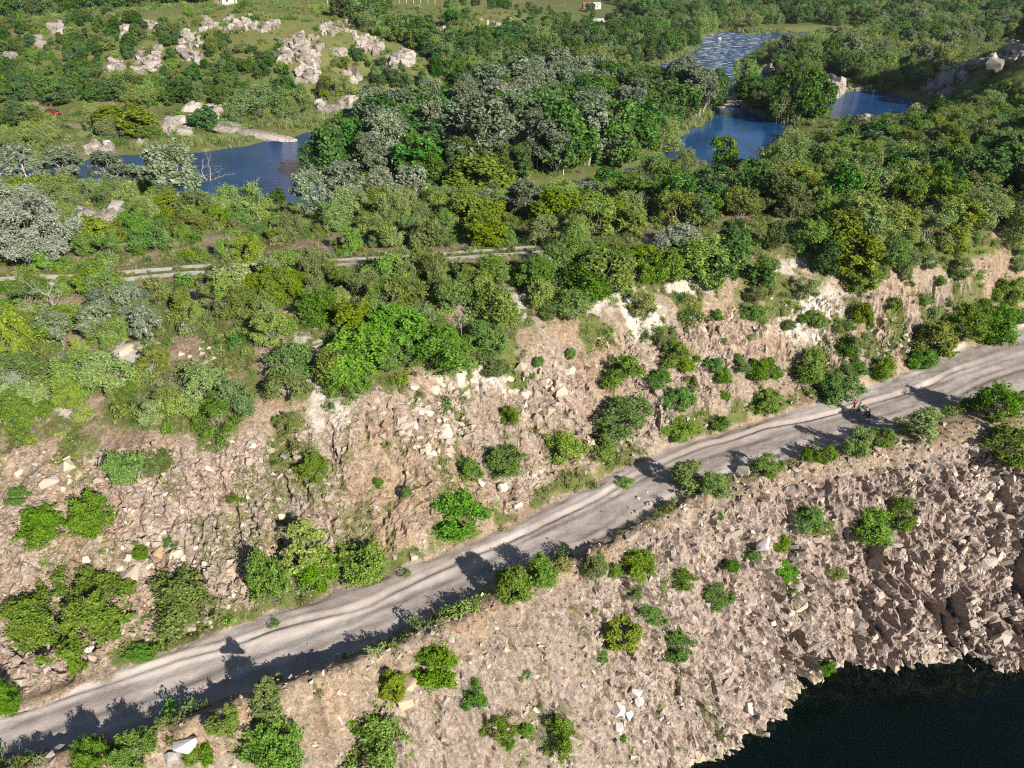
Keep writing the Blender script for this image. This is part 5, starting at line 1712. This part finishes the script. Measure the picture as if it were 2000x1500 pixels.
# loose boulders lying about, each a thing of its own
LOOSE = [
    (R_WHITE, 365, 1452, 42, "white boulder at the bottom left, upper one of two"), (R_WHITE, 340, 1480, 30, "white boulder at the bottom left, lower one of two"),
    (R_OCHRE, 788, 1368, 52, "orange boulder on the rim, largest of its cluster"), (R_OCHRE, 800, 1332, 36, "orange boulder behind the largest one on the rim"),
    (R_BOUL, 878, 1252, 22, "grey square stone on the rim beside the road berm"),
    (R_WHITE, 1482, 1062, 42, "white boulder between small bushes on the pit wall"), (R_WHITE, 1390, 1192, 22, "white rounded stone below a dark bush on the pit wall"),
    (R_WHITE, 1205, 1388, 34, "largest pale block of the heap in the pit scree"), (R_WHITE, 1232, 1402, 28, "pale block right of the largest in the pit scree heap"), (R_WHITE, 1245, 1370, 22, "upper pale block of the pit scree heap"), (R_WHITE, 1212, 1425, 26, "lowest pale block of the pit scree heap"),
    (R_WHITE, 1235, 1350, 22, "pale block above the pit scree heap"),
    (R_BOUL, 1552, 918, 16, "stone on the rim left of the bright small bush"), (R_BOUL, 1450, 925, 26, "tan boulder left of the rounded grey-green rim bush"), (R_BOUL, 1436, 938, 18, "split tan stone at the foot of the rim bush pair"),
    (R_BOUL, 1712, 878, 18, "tan stone under the spreading rim bush"), (R_BOUL, 1688, 882, 14, "small tan stone beside the spreading rim bush"),
    (R_BOUL, 447, 1182, 17, "white-topped stone, middle of the roadside row"), (R_OCHRE, 467, 1178, 17, "reddish stone, right of the roadside row"), (R_BOUL, 436, 1184, 12, "small stone, left of the roadside row"), (R_BOUL, 460, 1162, 13, "stone behind the roadside row"),
    (R_BOUL, 372, 1228, 24, "reddish flat stone at the inner road edge"), (R_BOUL, 288, 1248, 14, "small block at the inner road edge on the left"),
    (R_WHITE, 240, 1230, 18, "pale block below the wide yellow-green bush, right one"), (R_WHITE, 230, 1218, 14, "pale block below the wide yellow-green bush, upper one"), (R_BOUL, 213, 1230, 20, "tan block below the wide yellow-green bush, left one"), (R_BOUL, 260, 1240, 13, "tan block below the wide yellow-green bush, far right"),
    (R_BOUL, 178, 1284, 20, "dark reddish stone by the small sprout at the road"), (R_WHITE, 175, 1268, 17, "pale flat stone above the dark reddish one"), (R_BOUL, 170, 1314, 15, "pale stone nearest the road at the left"), (R_BOUL, 54, 1254, 17, "round stone on the far left slope"),
    (R_BOUL, 553, 922, 26, "grey boulder alone on the upper left slope"), (R_BOUL, 660, 1038, 16, "pale stone beside the full green shrub"),
    (R_BOUL, 808, 1089, 20, "pale slab on the inner road edge below the rounded shrub"), (R_WHITE, 828, 1056, 11, "small white block left of the rounded shrub, upper"), (R_WHITE, 820, 1078, 10, "small white block left of the rounded shrub, lower"), (R_BOUL, 772, 1090, 13, "tan stone at the road edge left of the pale slab"),
    (R_OCHRE, 960, 920, 17, "reddish block in the stone heap above the road"), (R_BOUL, 935, 932, 16, "pale block at the left of the stone heap above the road"), (R_WHITE, 940, 945, 14, "white block in front of the stone heap above the road"), (R_BOUL, 980, 930, 18, "pale block at the right of the stone heap above the road"), (R_BOUL, 975, 955, 26, "broad pale block at the foot of the stone heap"),
    (R_BOUL, 1012, 990, 17, "stone in the weeds at the inner road edge"), (R_WHITE, 1042, 928, 13, "small pale stone under the round bright bush, left"), (R_WHITE, 1055, 920, 13, "small pale stone under the round bright bush, right"),
    (R_BOUL, 1690, 797, 12, "small reddish stone on the slope foot behind the walkers"), (R_BOUL, 1765, 685, 17, "pinkish stone beside the yellow-green bush at the right"), (R_BOUL, 1726, 687, 14, "grey stone left of the pinkish one at the right"),
    (R_BOUL, 1270, 848, 14, "stone at the road edge below the thicket, left"), (R_BOUL, 1240, 858, 14, "stone at the road edge below the thicket, middle"), (R_BOUL, 1220, 852, 17, "stone at the road edge below the thicket, right of the bush"),
    (R_OCHRE, 752, 832, 18, "brown stone alone in the dirt left of the rock face"), (R_BOUL, 1735, 540, 12, "pale stone on the rim at the right"), (R_BOUL, 1355, 582, 14, "tan boulder on the rim right of centre"), (R_BOUL, 1345, 645, 18, "round brown boulder at the left end of the red rock band"),
    (R_BOUL, 95, 945, 34, "long cream slab high on the left slope"), (R_BOUL, 130, 920, 34, "angular cream block with a dark crack on the left slope"), (R_BOUL, 200, 905, 16, "small cream stone on the left slope"),
    (R_BOUL, 258, 1132, 34, "cracked cream block between the two shrubs on the left slope"), (R_OCHRE, 312, 1082, 22, "rust-stained slab on the left slope"),
    (R_BOUL, 1832, 1322, 30, "rock lying just under the pond surface"),
    (R_WHITE, 1300, 117, 8, "pale stone standing in the rapids, near one"), (R_WHITE, 1404, 77, 8, "pale stone standing in the rapids, far one"),
]
for ms, px, py, wpx_, lab in LOOSE:
    x, y, z, d_ = surf(px, py)
    if "rapids" in lab:
        q = at_z(px, py, 0.0)
        x, y, z = float(q[0]), float(q[1]), 0.1
        d_ = math.hypot(y, CAM_H)
    o = put_rock(ms, x, y, z, wpx_ * d_ / FPX * 0.85, None, "boulder", 0.12, 0.25)
    tag(o, lab, "boulder")

# granite outcrops across the river and on the right-hand ridge: each a thing with its blocks as parts
for x0_, y0_, x1_, y1_, n_, k_, lab in OUTCROPS:
    n_ = int(n_ * 2.6)
    bx, by, bz, bd = hit(0.5 * (x0_ + x1_), y1_ - 1)
    root = empty("rock_outcrop", (bx, by, bz))
    tag(root, lab, "rock outcrop")
    Wm = (x1_ - x0_) * bd / FPX
    Hm = (y1_ - y0_) * bd / FPX
    size = math.sqrt(Wm * Hm / n_) * 1.6 * k_
    for j in range(n_):
        t_ = (j + 0.5) / n_
        px = x0_ + (x1_ - x0_) * rng.uniform(0.06, 0.94)
        py = y0_ + (y1_ - y0_) * (0.12 + 0.86 * t_)
        x, y, z, d_ = hit(px, py)
        if abs(y - by) > 45:
            x, y, z = bx + rng.normal() * Wm * 0.3, by + rng.normal() * 2, bz
        core_ = j % 5 == 0
        s = size * (float(rng.uniform(1.5, 2.3)) if core_ else float(np.clip(rng.lognormal(-0.2, 0.45), 0.35, 1.6)))
        put_rock(R_GRAN, x - bx, y - by, z - bz, s, root, "block", 0.38 if core_ else 0.15, 0.3)

# smooth granite tongue running into the river
bx, by, bz, bd = hit(500, 274)
root = empty("rock_outcrop", (bx, by, 0.0))
tag(root, "long pale granite slab sloping into the blue river", "rock outcrop")
for px, py, sx, sy, sz, rot_ in ((470, 262, 15, 6, 3.6, 0.10), (510, 266, 14, 5, 2.8, -0.05), (540, 270, 12, 3.6, 1.8, -0.12), (452, 254, 9, 6, 4.4, 0.2)):
    q = at_z(px, py, 0.6)
    o = mesh_obj("block", rock_mesh("granite_slab", 900 + px, (1, 1, 1), M_GRAN, 30, 0.55), root)
    o.scale = (sx, sy, sz)
    o.location = (q[0] - bx, q[1] - by, 0.5)
    o.rotation_euler = (0.05, 0.14, rot_)

# splintered rock of the pit wall: shards too many to count, all lying along the same bedding
shard_shapes = [(0.45, 0.55, 1.25), (0.6, 0.5, 1.0), (0.35, 0.6, 1.4), (0.8, 0.5, 0.8), (0.5, 0.7, 0.9), (0.9, 0.45, 0.6)]
shard_sets = [rock_mesh("shard", 1100 + i, shard_shapes[i % 6], M_PINK if i % 3 else M_SAND, 11, 0.08) for i in range(18)]
def shards(name, n, prob, s0, s1, label):
    P = ground_points(n, -45, 90, 24, 85, prob)
    m = len(P)
    sc_ = (s0 + (s1 - s0) * rng.uniform(0, 1, m) ** 3.0)[:, None] * rng.uniform(0.75, 1.25, (m, 3))
    P[:, 2] -= 0.10 * sc_[:, 0]
    band = vnoise(P[:, 0] * 0.12, P[:, 1] * 0.12, 400) * 1.2
    r_ = np.stack([rng.normal(0.62, 0.28, m), rng.normal(0.15, 0.28, m) + band * 0.5, 0.5 + band + rng.normal(0, 0.35, m)], -1)
    return scatter_stuff(name, P, r_, sc_, rng.integers(0, len(shard_sets), m), shard_sets, label, "rubble")
shards("splintered_rock", 42000, lambda x, y: np.clip(sample(right_face, x, y) * (0.10 + 0.9 * sstep(-0.10, 0.22, vnoise(x * 0.13, y * 0.13 + 5, 420) + sample(n_mid, x, y) * 0.4)), 0, 1) * (sample(Z, x, y) > PIT_Z - 1.5) * in_view(x, y), 0.28, 1.9, "splintered pinkish rock covering the steep wall above the pond")
shards("broken_rock", 30000, lambda x, y: np.clip(sample(hill, x, y) * (sample(ROCK, x, y) * 0.5 - 0.12) + sample(pit, x, y) * (1 - sample(right_face, x, y)) * (sample(ROCK, x, y) * 0.45 - 0.06 + sample(n_mid, x, y) * 0.7), 0, 1) * in_view(x, y), 0.16, 1.1, "broken rock ledges sticking out of the earth slopes")

# rubble: stones too many to count
rubble_sets = [rock_mesh("stone", 950 + i, SLABS[i % 6], M_PINK if i % 2 else M_SAND, 9, 0.2) for i in range(10)]
Pn = ground_points(90000, -45, 80, 24, 80, lambda x, y: np.clip(sample(pit, x, y) * (0.30 + sample(n_mid, x, y) * 1.2 + sample(right_face, x, y) * 0.55) * 0.8 + sample(hill, x, y) * (0.10 + 0.55 * sample(ROCK, x, y) + sample(n_mid, x, y) * 0.5) * 0.6 + 0.35 * np.exp(-(sample(sd_berm, x, y) / 1.8) ** 2) * (1 - sample(on_road, x, y)), 0, 1) * in_view(x, y))
strew("rubble", Pn, rubble_sets, 0.09, 0.75, "loose stones and rubble strewn over the quarry slopes", "rubble", tilt=0.7)
Pn = ground_points(5000, -45, 80, 24, 95, lambda x, y: sample(on_road, x, y) * 0.30 * in_view(x, y))
strew("gravel", Pn, rubble_sets + R_WHITE[:2], 0.04, 0.16, "small stones scattered on the dirt road", "gravel", tilt=0.6)

# ------------------------------------------------------------------ the four walkers on the road
def person(px, py, face_deg, label, shirt, legs, hair_c, pose, height=1.72):
    x, y, z, _ = surf(px, py)
    k = height / 1.75
    aL, aR, step_, lean = pose
    J = {"pelvis": (0, 0, 0.94), "waist": (0, 0.02 + lean * 0.3, 1.10), "chest": (0, 0.02 + lean * 0.7, 1.32), "neck": (0, 0.02 + lean, 1.48), "head": (0, 0.05 + lean * 1.1, 1.62), "crown": (0, 0.04 + lean * 1.1, 1.70),
         "shL": (-0.19, lean * 0.9, 1.42), "shR": (0.19, lean * 0.9, 1.42), "elL": tuple(np.array((-0.19, lean * 0.9, 1.42)) + 0.29 * np.array(aL)), "elR": tuple(np.array((0.19, lean * 0.9, 1.42)) + 0.29 * np.array(aR)),
         "hipL": (-0.10, 0, 0.90), "hipR": (0.10, 0, 0.90), "knL": (-0.11, 0.16 * step_ + 0.03, 0.49), "knR": (0.11, -0.10 * step_ + 0.03, 0.49), "anL": (-0.11, 0.22 * step_, 0.09), "anR": (0.11, -0.26 * step_, 0.10),
         "toL": (-0.12, 0.22 * step_ + 0.17, 0.04), "toR": (0.12, -0.26 * step_ + 0.16, 0.04)}
    fa = np.array((0, 0.3, -0.9))
    J["wrL"] = tuple(np.array(J["elL"]) + 0.25 * (np.array(aL) * 0.75 + fa * 0.3))
    J["wrR"] = tuple(np.array(J["elR"]) + 0.25 * (np.array(aR) * 0.75 + fa * 0.3))
    J["haL"] = tuple(np.array(J["wrL"]) + (np.array(J["wrL"]) - np.array(J["elL"])) * 0.35)
    J["haR"] = tuple(np.array(J["wrR"]) + (np.array(J["wrR"]) - np.array(J["elR"])) * 0.35)
    names = list(J)
    E = [("pelvis", "waist"), ("waist", "chest"), ("chest", "neck"), ("neck", "head"), ("head", "crown"), ("chest", "shL"), ("chest", "shR"), ("shL", "elL"), ("elL", "wrL"), ("wrL", "haL"), ("shR", "elR"), ("elR", "wrR"), ("wrR", "haR"),
         ("pelvis", "hipL"), ("pelvis", "hipR"), ("hipL", "knL"), ("knL", "anL"), ("anL", "toL"), ("hipR", "knR"), ("knR", "anR"), ("anR", "toR")]
    R = dict(pelvis=0.15, waist=0.135, chest=0.155, neck=0.058, head=0.10, crown=0.075, shL=0.07, shR=0.07, elL=0.046, elR=0.046, wrL=0.034, wrR=0.034, haL=0.04, haR=0.04, hipL=0.10, hipR=0.10, knL=0.062, knR=0.062, anL=0.045, anR=0.045, toL=0.04, toR=0.04)
    me = bpy.data.meshes.new("walker")
    me.from_pydata([J[n] for n in names], [(names.index(a), names.index(b)) for a, b in E], [])
    ob = bpy.data.objects.new("walker_skeleton", me)
    COL.objects.link(ob)
    md = ob.modifiers.new("skin", 'SKIN')
    sv = me.skin_vertices[0].data if me.skin_vertices else None
    if sv is None:
        me.update()
        bpy.context.view_layer.update()
        sv = me.skin_vertices[0].data
    for i, n in enumerate(names):
        sv[i].radius = (R[n], R[n] * (0.72 if n in ("pelvis", "waist", "chest") else 1.0))
        sv[i].use_root = (n == "pelvis")
    ss = ob.modifiers.new("subd", 'SUBSURF')
    ss.levels = 1
    dg = bpy.context.evaluated_depsgraph_get()
    dg.update()
    body = bpy.data.meshes.new_from_object(ob.evaluated_get(dg))
    bpy.data.objects.remove(ob)
    mats = [M_SKIN, shirt, legs, M_SHOE]
    body.materials.clear()
    for m in mats:
        body.materials.append(m)
    arms = [np.array(J[n]) for n in ("elL", "wrL", "haL", "elR", "wrR", "haR")]
    for p in body.polygons:
        c = np.array(p.center)
        if c[2] < 0.11:
            p.material_index = 3
        elif c[2] < 0.55:
            p.material_index = 0
        elif c[2] < 0.99 and abs(c[0]) < 0.24 and min(np.linalg.norm(c - q) for q in arms) > 0.12:
            p.material_index = 2
        elif c[2] < 1.46 and min(np.linalg.norm(c - q) for q in arms[1:3] + arms[4:]) > 0.13:
            p.material_index = 1
        p.use_smooth = True
    root = empty("person", (x, y, z), math.radians(face_deg), k)
    tag(root, label, "person", "walkers on the road")
    mesh_obj("body", body, root)
    # hair cap and face
    hv, hf = ball((0, J["head"][1] - 0.025, 1.675), (0.098, 0.108, 0.095), 10, 7)
    o = link_mesh("hair", hv, hf, plain("hair_" + label[:6], hair_c, 0.6), root, smooth=True)
    parts = []
    for sx in (-0.035, 0.035):
        parts.append(ball((sx, J["head"][1] + 0.093, 1.635), (0.012, 0.010, 0.008), 6, 4))
    parts.append(ball((0, J["head"][1] + 0.088, 1.568), (0.024, 0.012, 0.006), 6, 4))
    v, f = join(parts)
    link_mesh("eyes_and_mouth", v, f, M_DARK, root, smooth=True)
    v, f = join([ball((0, J["head"][1] + 0.105, 1.60), (0.014, 0.02, 0.022), 6, 4), ball((-0.1, J["head"][1], 1.61), (0.012, 0.024, 0.034), 6, 4), ball((0.1, J["head"][1], 1.61), (0.012, 0.024, 0.034), 6, 4)])
    link_mesh("nose_and_ears", v, f, M_SKIN, root, smooth=True)
    fp = []
    for sd in ("L", "R"):
        h0_ = np.array(J["ha" + sd])
        dv = h0_ - np.array(J["wr" + sd])
        dv /= np.linalg.norm(dv)
        sx = np.array([0, 1.0, 0]) if abs(dv[1]) < 0.8 else np.array([1.0, 0, 0])
        for q in range(4):
            b0 = h0_ + sx * (q - 1.5) * 0.019
            pth = np.array([b0, b0 + dv * 0.04 * (1 - 0.1 * abs(q - 1.3)), b0 + dv * 0.075 * (1 - 0.12 * abs(q - 1.3)) + np.array([0, 0.012, 0])])
            fp.append(tube(pth, [0.009, 0.009, 0.006], 5))
        b0 = h0_ - dv * 0.03 + sx * 0.035
        fp.append(tube(np.array([b0, b0 + sx * 0.02 + dv * 0.03, b0 + sx * 0.022 + dv * 0.055]), [0.011, 0.010, 0.007], 5))
    v, f = join(fp)
    link_mesh("fingers", v, f, M_SKIN, root, smooth=True)
    return root


def ball(c, r, nu=10, nv=6):
    th = np.linspace(0, np.pi, nv + 1)
    ph = np.linspace(0, 2 * np.pi, nu, endpoint=False)
    v = np.array([[c[0] + r[0] * math.sin(t) * math.cos(p), c[1] + r[1] * math.sin(t) * math.sin(p), c[2] + r[2] * math.cos(t)] for t in th for p in ph])
    f = np.array([(i * nu + j, i * nu + (j + 1) % nu, (i + 1) * nu + (j + 1) % nu, (i + 1) * nu + j) for i in range(nv) for j in range(nu)], np.int32)
    return v, f


def boxv(x0, x1, y0, y1, z0, z1):
    v = np.array([(x0, y0, z0), (x1, y0, z0), (x1, y1, z0), (x0, y1, z0), (x0, y0, z1), (x1, y0, z1), (x1, y1, z1), (x0, y1, z1)], float)
    f = np.array([(0, 3, 2, 1), (4, 5, 6, 7), (0, 1, 5, 4), (1, 2, 6, 5), (2, 3, 7, 6), (3, 0, 4, 7)], np.int32)
    return v, f


M_SKIN = plain("skin", (0.50, 0.30, 0.20), 0.6)
M_SHOE = plain("shoe", (0.05, 0.05, 0.055), 0.7)
M_DARK = plain("dark_feature", (0.03, 0.02, 0.02), 0.5)
M_RED = plain("cloth_dark_red", (0.22, 0.03, 0.04), 0.9, 0.1)
M_GREEN = plain("cloth_green", (0.03, 0.24, 0.06), 0.9, 0.1)
M_GREY = plain("cloth_pale_grey", (0.42, 0.40, 0.42), 0.9, 0.1)
M_NAVY = plain("cloth_dark", (0.035, 0.03, 0.045), 0.9, 0.1)
M_JEAN = plain("cloth_denim", (0.08, 0.11, 0.17), 0.9, 0.1)
person(1665, 805, 25, "person in dark red top and denim walking with one arm stretched out", M_RED, M_JEAN, (0.03, 0.02, 0.015), ((-0.80, 0.1, -0.55), (0.35, -0.15, -0.9), 0.7, 0.02))
person(1674, 812, 20, "person in bright green shirt and black shorts on the road", M_GREEN, M_NAVY, (0.02, 0.015, 0.01), ((-0.25, 0.2, -0.93), (0.25, -0.1, -0.95), 1.0, 0.03), 1.80)
person(1687, 820, 15, "person in pale grey top behind the one in dark clothes", M_GREY, M_NAVY, (0.04, 0.025, 0.02), ((-0.28, -0.1, -0.93), (0.3, 0.2, -0.9), 0.5, 0.03), 1.72)
person(1693, 824, 30, "person in all dark clothes, nearest to the rim bushes", M_NAVY, M_NAVY, (0.03, 0.02, 0.02), ((-0.3, 0.35, -0.85), (0.3, 0.35, -0.85), 0.9, 0.08), 1.70)

# ------------------------------------------------------------------ red car parked on the far bank
def loft(sections, name, mat, parent, smooth=True):
    """closed skin through rings of equal length"""
    n = len(sections[0])
    v = np.concatenate([np.asarray(s, float) for s in sections])
    f = [(i * n + j, i * n + (j + 1) % n, (i + 1) * n + (j + 1) % n, (i + 1) * n + j) for i in range(len(sections) - 1) for j in range(n)]
    f += [tuple(range(n))[::-1], tuple((len(sections) - 1) * n + j for j in range(n))]
    return link_mesh(name, v, f, mat, parent, smooth)


M_CARRED = plain("car_paint_red", (0.30, 0.010, 0.035), 0.25, 0.6)
M_GLASS = plain("car_glass", (0.03, 0.035, 0.04), 0.08, 0.7)
M_TYRE = plain("tyre", (0.02, 0.02, 0.02), 0.85)
M_RIM = plain("rim", (0.55, 0.55, 0.57), 0.35, 0.5, 0.8)
M_LAMP = plain("lamp_glass", (0.75, 0.75, 0.72), 0.15, 0.6)
M_TAIL = plain("tail_lamp", (0.35, 0.01, 0.01), 0.2, 0.6)
cx_, cy_, cz_, cd_ = hit(105, 224)
car = empty("parked_car", (cx_, cy_, cz_ + 0.02), math.radians(-12))
tag(car, "small red hatchback car parked beyond the river on the left", "car")
prof = [(-2.0, 0.45, 0.72, 0.78), (-1.92, 0.30, 0.98, 0.83), (-1.2, 0.24, 1.02, 0.85), (0.4, 0.24, 0.98, 0.85), (1.2, 0.24, 0.93, 0.84), (1.85, 0.28, 0.76, 0.80), (2.05, 0.38, 0.62, 0.74)]
def ring(x, zb, zt, w):
    return [(x, -w, zb + 0.08), (x, -w * 0.9, zb), (x, w * 0.9, zb), (x, w, zb + 0.08), (x, w, zt - 0.12), (x, w * 0.93, zt), (x, -w * 0.93, zt), (x, -w, zt - 0.12)]
loft([ring(*p) for p in prof], "body", M_CARRED, car)
cab = [(-1.85, 0.95, 0.76, 0.72, 0.98), (-1.55, 0.95, 0.78, 0.64, 1.40), (0.05, 0.95, 0.78, 0.62, 1.43), (0.55, 0.95, 0.77, 0.62, 1.36), (1.25, 0.93, 0.74, 0.72, 0.96)]
loft([[(x, -w0, z0_), (x, w0, z0_), (x, w1, z1_ - 0.05), (x, w1 - 0.08, z1_), (x, -w1 + 0.08, z1_), (x, -w1, z1_ - 0.05)] for x, z0_, w0, w1, z1_ in cab], "roof", M_CARRED, car)
for sy in (-1, 1):
    for xs in ([(-1.45, -1.55, -0.62, -0.62), (-0.54, -0.54, 0.36, 0.98)]):
        zz = (1.01, 1.33)
        v = [(xs[0] if False else xs[0], sy * 0.765, zz[0]), (xs[3], sy * 0.765, zz[0]), (xs[2], sy * 0.675, zz[1]), (xs[1], sy * 0.675, zz[1])]
        vv = v + [(a, b - sy * 0.03, c) for a, b, c in v]
        link_mesh("side_window", vv, [(0, 1, 2, 3), (4, 7, 6, 5), (0, 4, 5, 1), (1, 5, 6, 2), (2, 6, 7, 3), (3, 7, 4, 0)], M_GLASS, car)
for nm, pts_ in (("windscreen", [(0.62, -0.58, 1.37), (0.62, 0.58, 1.37), (1.24, 0.66, 1.00), (1.24, -0.66, 1.00)]), ("rear_window", [(-1.60, -0.58, 1.36), (-1.60, 0.58, 1.36), (-1.87, 0.64, 1.03), (-1.87, -0.64, 1.03)])):
    sgn_ = 1 if nm == "windscreen" else -1
    vv = pts_ + [(a + sgn_ * 0.04, b, c + 0.03) for a, b, c in pts_]
    link_mesh(nm, vv, [(0, 1, 2, 3), (4, 7, 6, 5), (0, 4, 5, 1), (1, 5, 6, 2), (2, 6, 7, 3), (3, 7, 4, 0)], M_GLASS, car)
for wx_ in (-1.28, 1.28):
    for sy in (-1, 1):
        a = np.linspace(0, 2 * np.pi, 18, endpoint=False)
        tv, tf = tube(np.array([(wx_, sy * 0.66, 0.31), (wx_, sy * 0.72, 0.31), (wx_, sy * 0.84, 0.31), (wx_, sy * 0.87, 0.31)]), [0.24, 0.31, 0.31, 0.24], 18)
        w = link_mesh("wheel", tv, tf, M_TYRE, car, True)
        rv, rf = tube(np.array([(wx_, sy * 0.80, 0.31), (wx_, sy * 0.865, 0.31), (wx_, sy * 0.875, 0.31)]), [0.20, 0.20, 0.02], 12)
        link_mesh("rim", rv, rf, M_RIM, w, True)
for sy in (-1, 1):
    v, f = ball((1.95, sy * 0.58, 0.66), (0.10, 0.16, 0.08))
    link_mesh("headlight", v, f, M_LAMP, car, True)
    v, f = ball((-1.95, sy * 0.66, 0.80), (0.06, 0.10, 0.14))
    link_mesh("tail_light", v, f, M_TAIL, car, True)
    v, f = ball((0.72, sy * 0.90, 1.02), (0.07, 0.10, 0.07))
    link_mesh("wing_mirror", v, f, M_CARRED, car, True)

# ------------------------------------------------------------------ far houses, fence, footbridge, stake
M_WALLW = plain("house_wall_white", (0.66, 0.64, 0.60), 0.85, 0.1)
M_WALLB = plain("house_wall_brown", (0.24, 0.15, 0.10), 0.9, 0.1)
M_ROOFG = plain("roof_grey", (0.42, 0.42, 0.43), 0.6, 0.3)
M_ROOFR = plain("roof_brown", (0.22, 0.12, 0.09), 0.8, 0.2)
M_PANE = plain("window_pane", (0.05, 0.06, 0.08), 0.1, 0.6)
M_WOOD = bark_material("old_wood", (0.26, 0.22, 0.18), (0.42, 0.37, 0.31), 3.0)
def house(px, py, L, Wd, Hh, wall, roof, rz, label, cat="house"):
    x, y, z, _ = hit(px, py)
    h = empty("house" if cat == "house" else "shed", (x, y, z), math.radians(rz))
    tag(h, label, cat)
    v, f = boxv(-L / 2, L / 2, -Wd / 2, Wd / 2, -0.4, Hh)
    link_mesh("wall", v, f, wall, h)
    rh, o_ = Wd * 0.34, 0.35
    rv = [(-L / 2 - o_, -Wd / 2 - o_, Hh - 0.1), (L / 2 + o_, -Wd / 2 - o_, Hh - 0.1), (L / 2 + o_, Wd / 2 + o_, Hh - 0.1), (-L / 2 - o_, Wd / 2 + o_, Hh - 0.1), (-L / 2 - o_, 0, Hh + rh), (L / 2 + o_, 0, Hh + rh)]
    link_mesh("roof", rv, [(0, 1, 5, 4), (2, 3, 4, 5), (0, 4, 3), (1, 2, 5), (0, 3, 2, 1)], roof, h)
    nw = max(1, int(L / 3))
    for i in range(nw):
        xw = -L / 2 + (i + 0.5) * L / nw
        v, f = boxv(xw - 0.5, xw + 0.5, -Wd / 2 - 0.05, -Wd / 2 + 0.05, 0.9, 2.1)
        w = link_mesh("window", v, f, M_WALLW, h)
        v, f = boxv(xw - 0.42, xw + 0.42, -Wd / 2 - 0.075, -Wd / 2 - 0.045, 0.98, 2.02)
        link_mesh("pane", v, f, M_PANE, w)
    v, f = boxv(L / 2 - 0.02, L / 2 + 0.05, -0.45, 0.45, 0, 2.0)
    link_mesh("door", v, f, M_WALLB, h)
    return h
house(430, 9, 4, 3.5, 2.0, M_WALLB, M_ROOFG, 20, "small brown house with pale roof on the hill top skyline, left one")
house(449, 8, 4.5, 3.5, 2.0, M_WALLW, M_ROOFG, -10, "small white house on the hill top skyline, right one")
house(1166, 52, 7, 5, 2.6, M_WALLW, M_ROOFG, 10, "white house with pale roof between trees in the far fields")
house(1142, 52, 5, 4, 2.6, M_WALLB, M_ROOFR, -15, "small dark house left of the white one in the far fields")
house(1150, 17, 9, 5, 2.6, M_WALLB, M_ROOFR, 5, "long brown house farthest away in the far fields")
house(1165, 17, 5, 4, 2.8, M_WALLW, M_ROOFG, 15, "small white house beside the long brown one")
house(1103, 33, 4, 3, 2.0, M_WALLW, M_ROOFG, 0, "low whitish shed in the far meadow", "shed")
fx0, fy0, fz0, _ = hit(600, 6)
fence = empty("post_fence", (fx0, fy0, fz0))
tag(fence, "row of thin white fence posts along the far field edge at the top", "fence")
for i in range(16):
    q = hit(640 + i * 14, 7 - (i % 3) * 0.3)
    v, f = boxv(-0.09, 0.09, -0.09, 0.09, -0.3, 1.7)
    o = link_mesh("post", v, f, M_WALLW, fence) if i == 0 else mesh_obj("post", fence.children[0].data, fence)
    o.location = (q[0] - fx0, q[1] - fy0, q[2] - fz0)
b0, b1 = at_z(1410, 203, 0.9), at_z(1462, 202, 0.9)
bl = float(np.linalg.norm(b1 - b0))
br = empty("footbridge", (float(b0[0]), float(b0[1]), 0.0), math.atan2(b1[1] - b0[1], b1[0] - b0[0]))
tag(br, "narrow plank footbridge over the shaded narrows of the calm pool", "bridge")
pm = None
nP = int(bl / 0.32)
for i in range(nP):
    if pm is None:
        v, f = boxv(-0.14, 0.14, -0.6, 0.6, 0, 0.06)
        o = link_mesh("plank", v, f, M_WOOD, br)
        pm = o.data
    else:
        o = mesh_obj("plank", pm, br)
    o.location = (0.16 + i * bl / nP, 0, 0.85 + float(rng.normal(0, 0.01)))
for sy in (-0.6, 0.6):
    v, f = boxv(0, bl, sy - 0.05, sy + 0.05, 0.62, 0.84)
    link_mesh("beam", v, f, M_WOOD, br)
    v, f = boxv(0, bl, sy - 0.03, sy + 0.03, 1.72, 1.80)
    link_mesh("handrail", v, f, M_WOOD, br)
    for i in range(5):
        v, f = boxv(bl * i / 4 - 0.05, bl * i / 4 + 0.05, sy - 0.045 + 0.11 * np.sign(sy), sy + 0.045 + 0.11 * np.sign(sy), -1.2, 1.78)
        link_mesh("post", v, f, M_WOOD, br)
sx_, sy_, sz_, sd_ = hit(1826, 222)
p, rr = bough(np.random.default_rng(5), (0, 0, -0.3), (0.5, 0, 5.2), 0.16, 0.07, n=6)
v, f = tube(p, rr, 7)
st = link_mesh("dead_tree", v, f, BARK["pale"], None, True)
st.location = (sx_, sy_, sz_)
tag(st, "bare whitish trunk leaning in the shade below the right-hand ridge", "dead tree")

# ------------------------------------------------------------------ air
t = NT("haze_air")
t.t.nodes.remove(t.b)
pvn = t.n("VolumePrincipled", {"Color": (0.80, 0.88, 1.0), "Density": 0.00007, "Anisotropy": 0.2})
t.t.links.new(pvn.outputs[0], t.out.inputs["Volume"])
hv, hf = boxv(-3200, 3200, -420, 4600, -60, 200)
hz = link_mesh("haze", hv, hf, t.m)
tag(hz, kind="stuff")
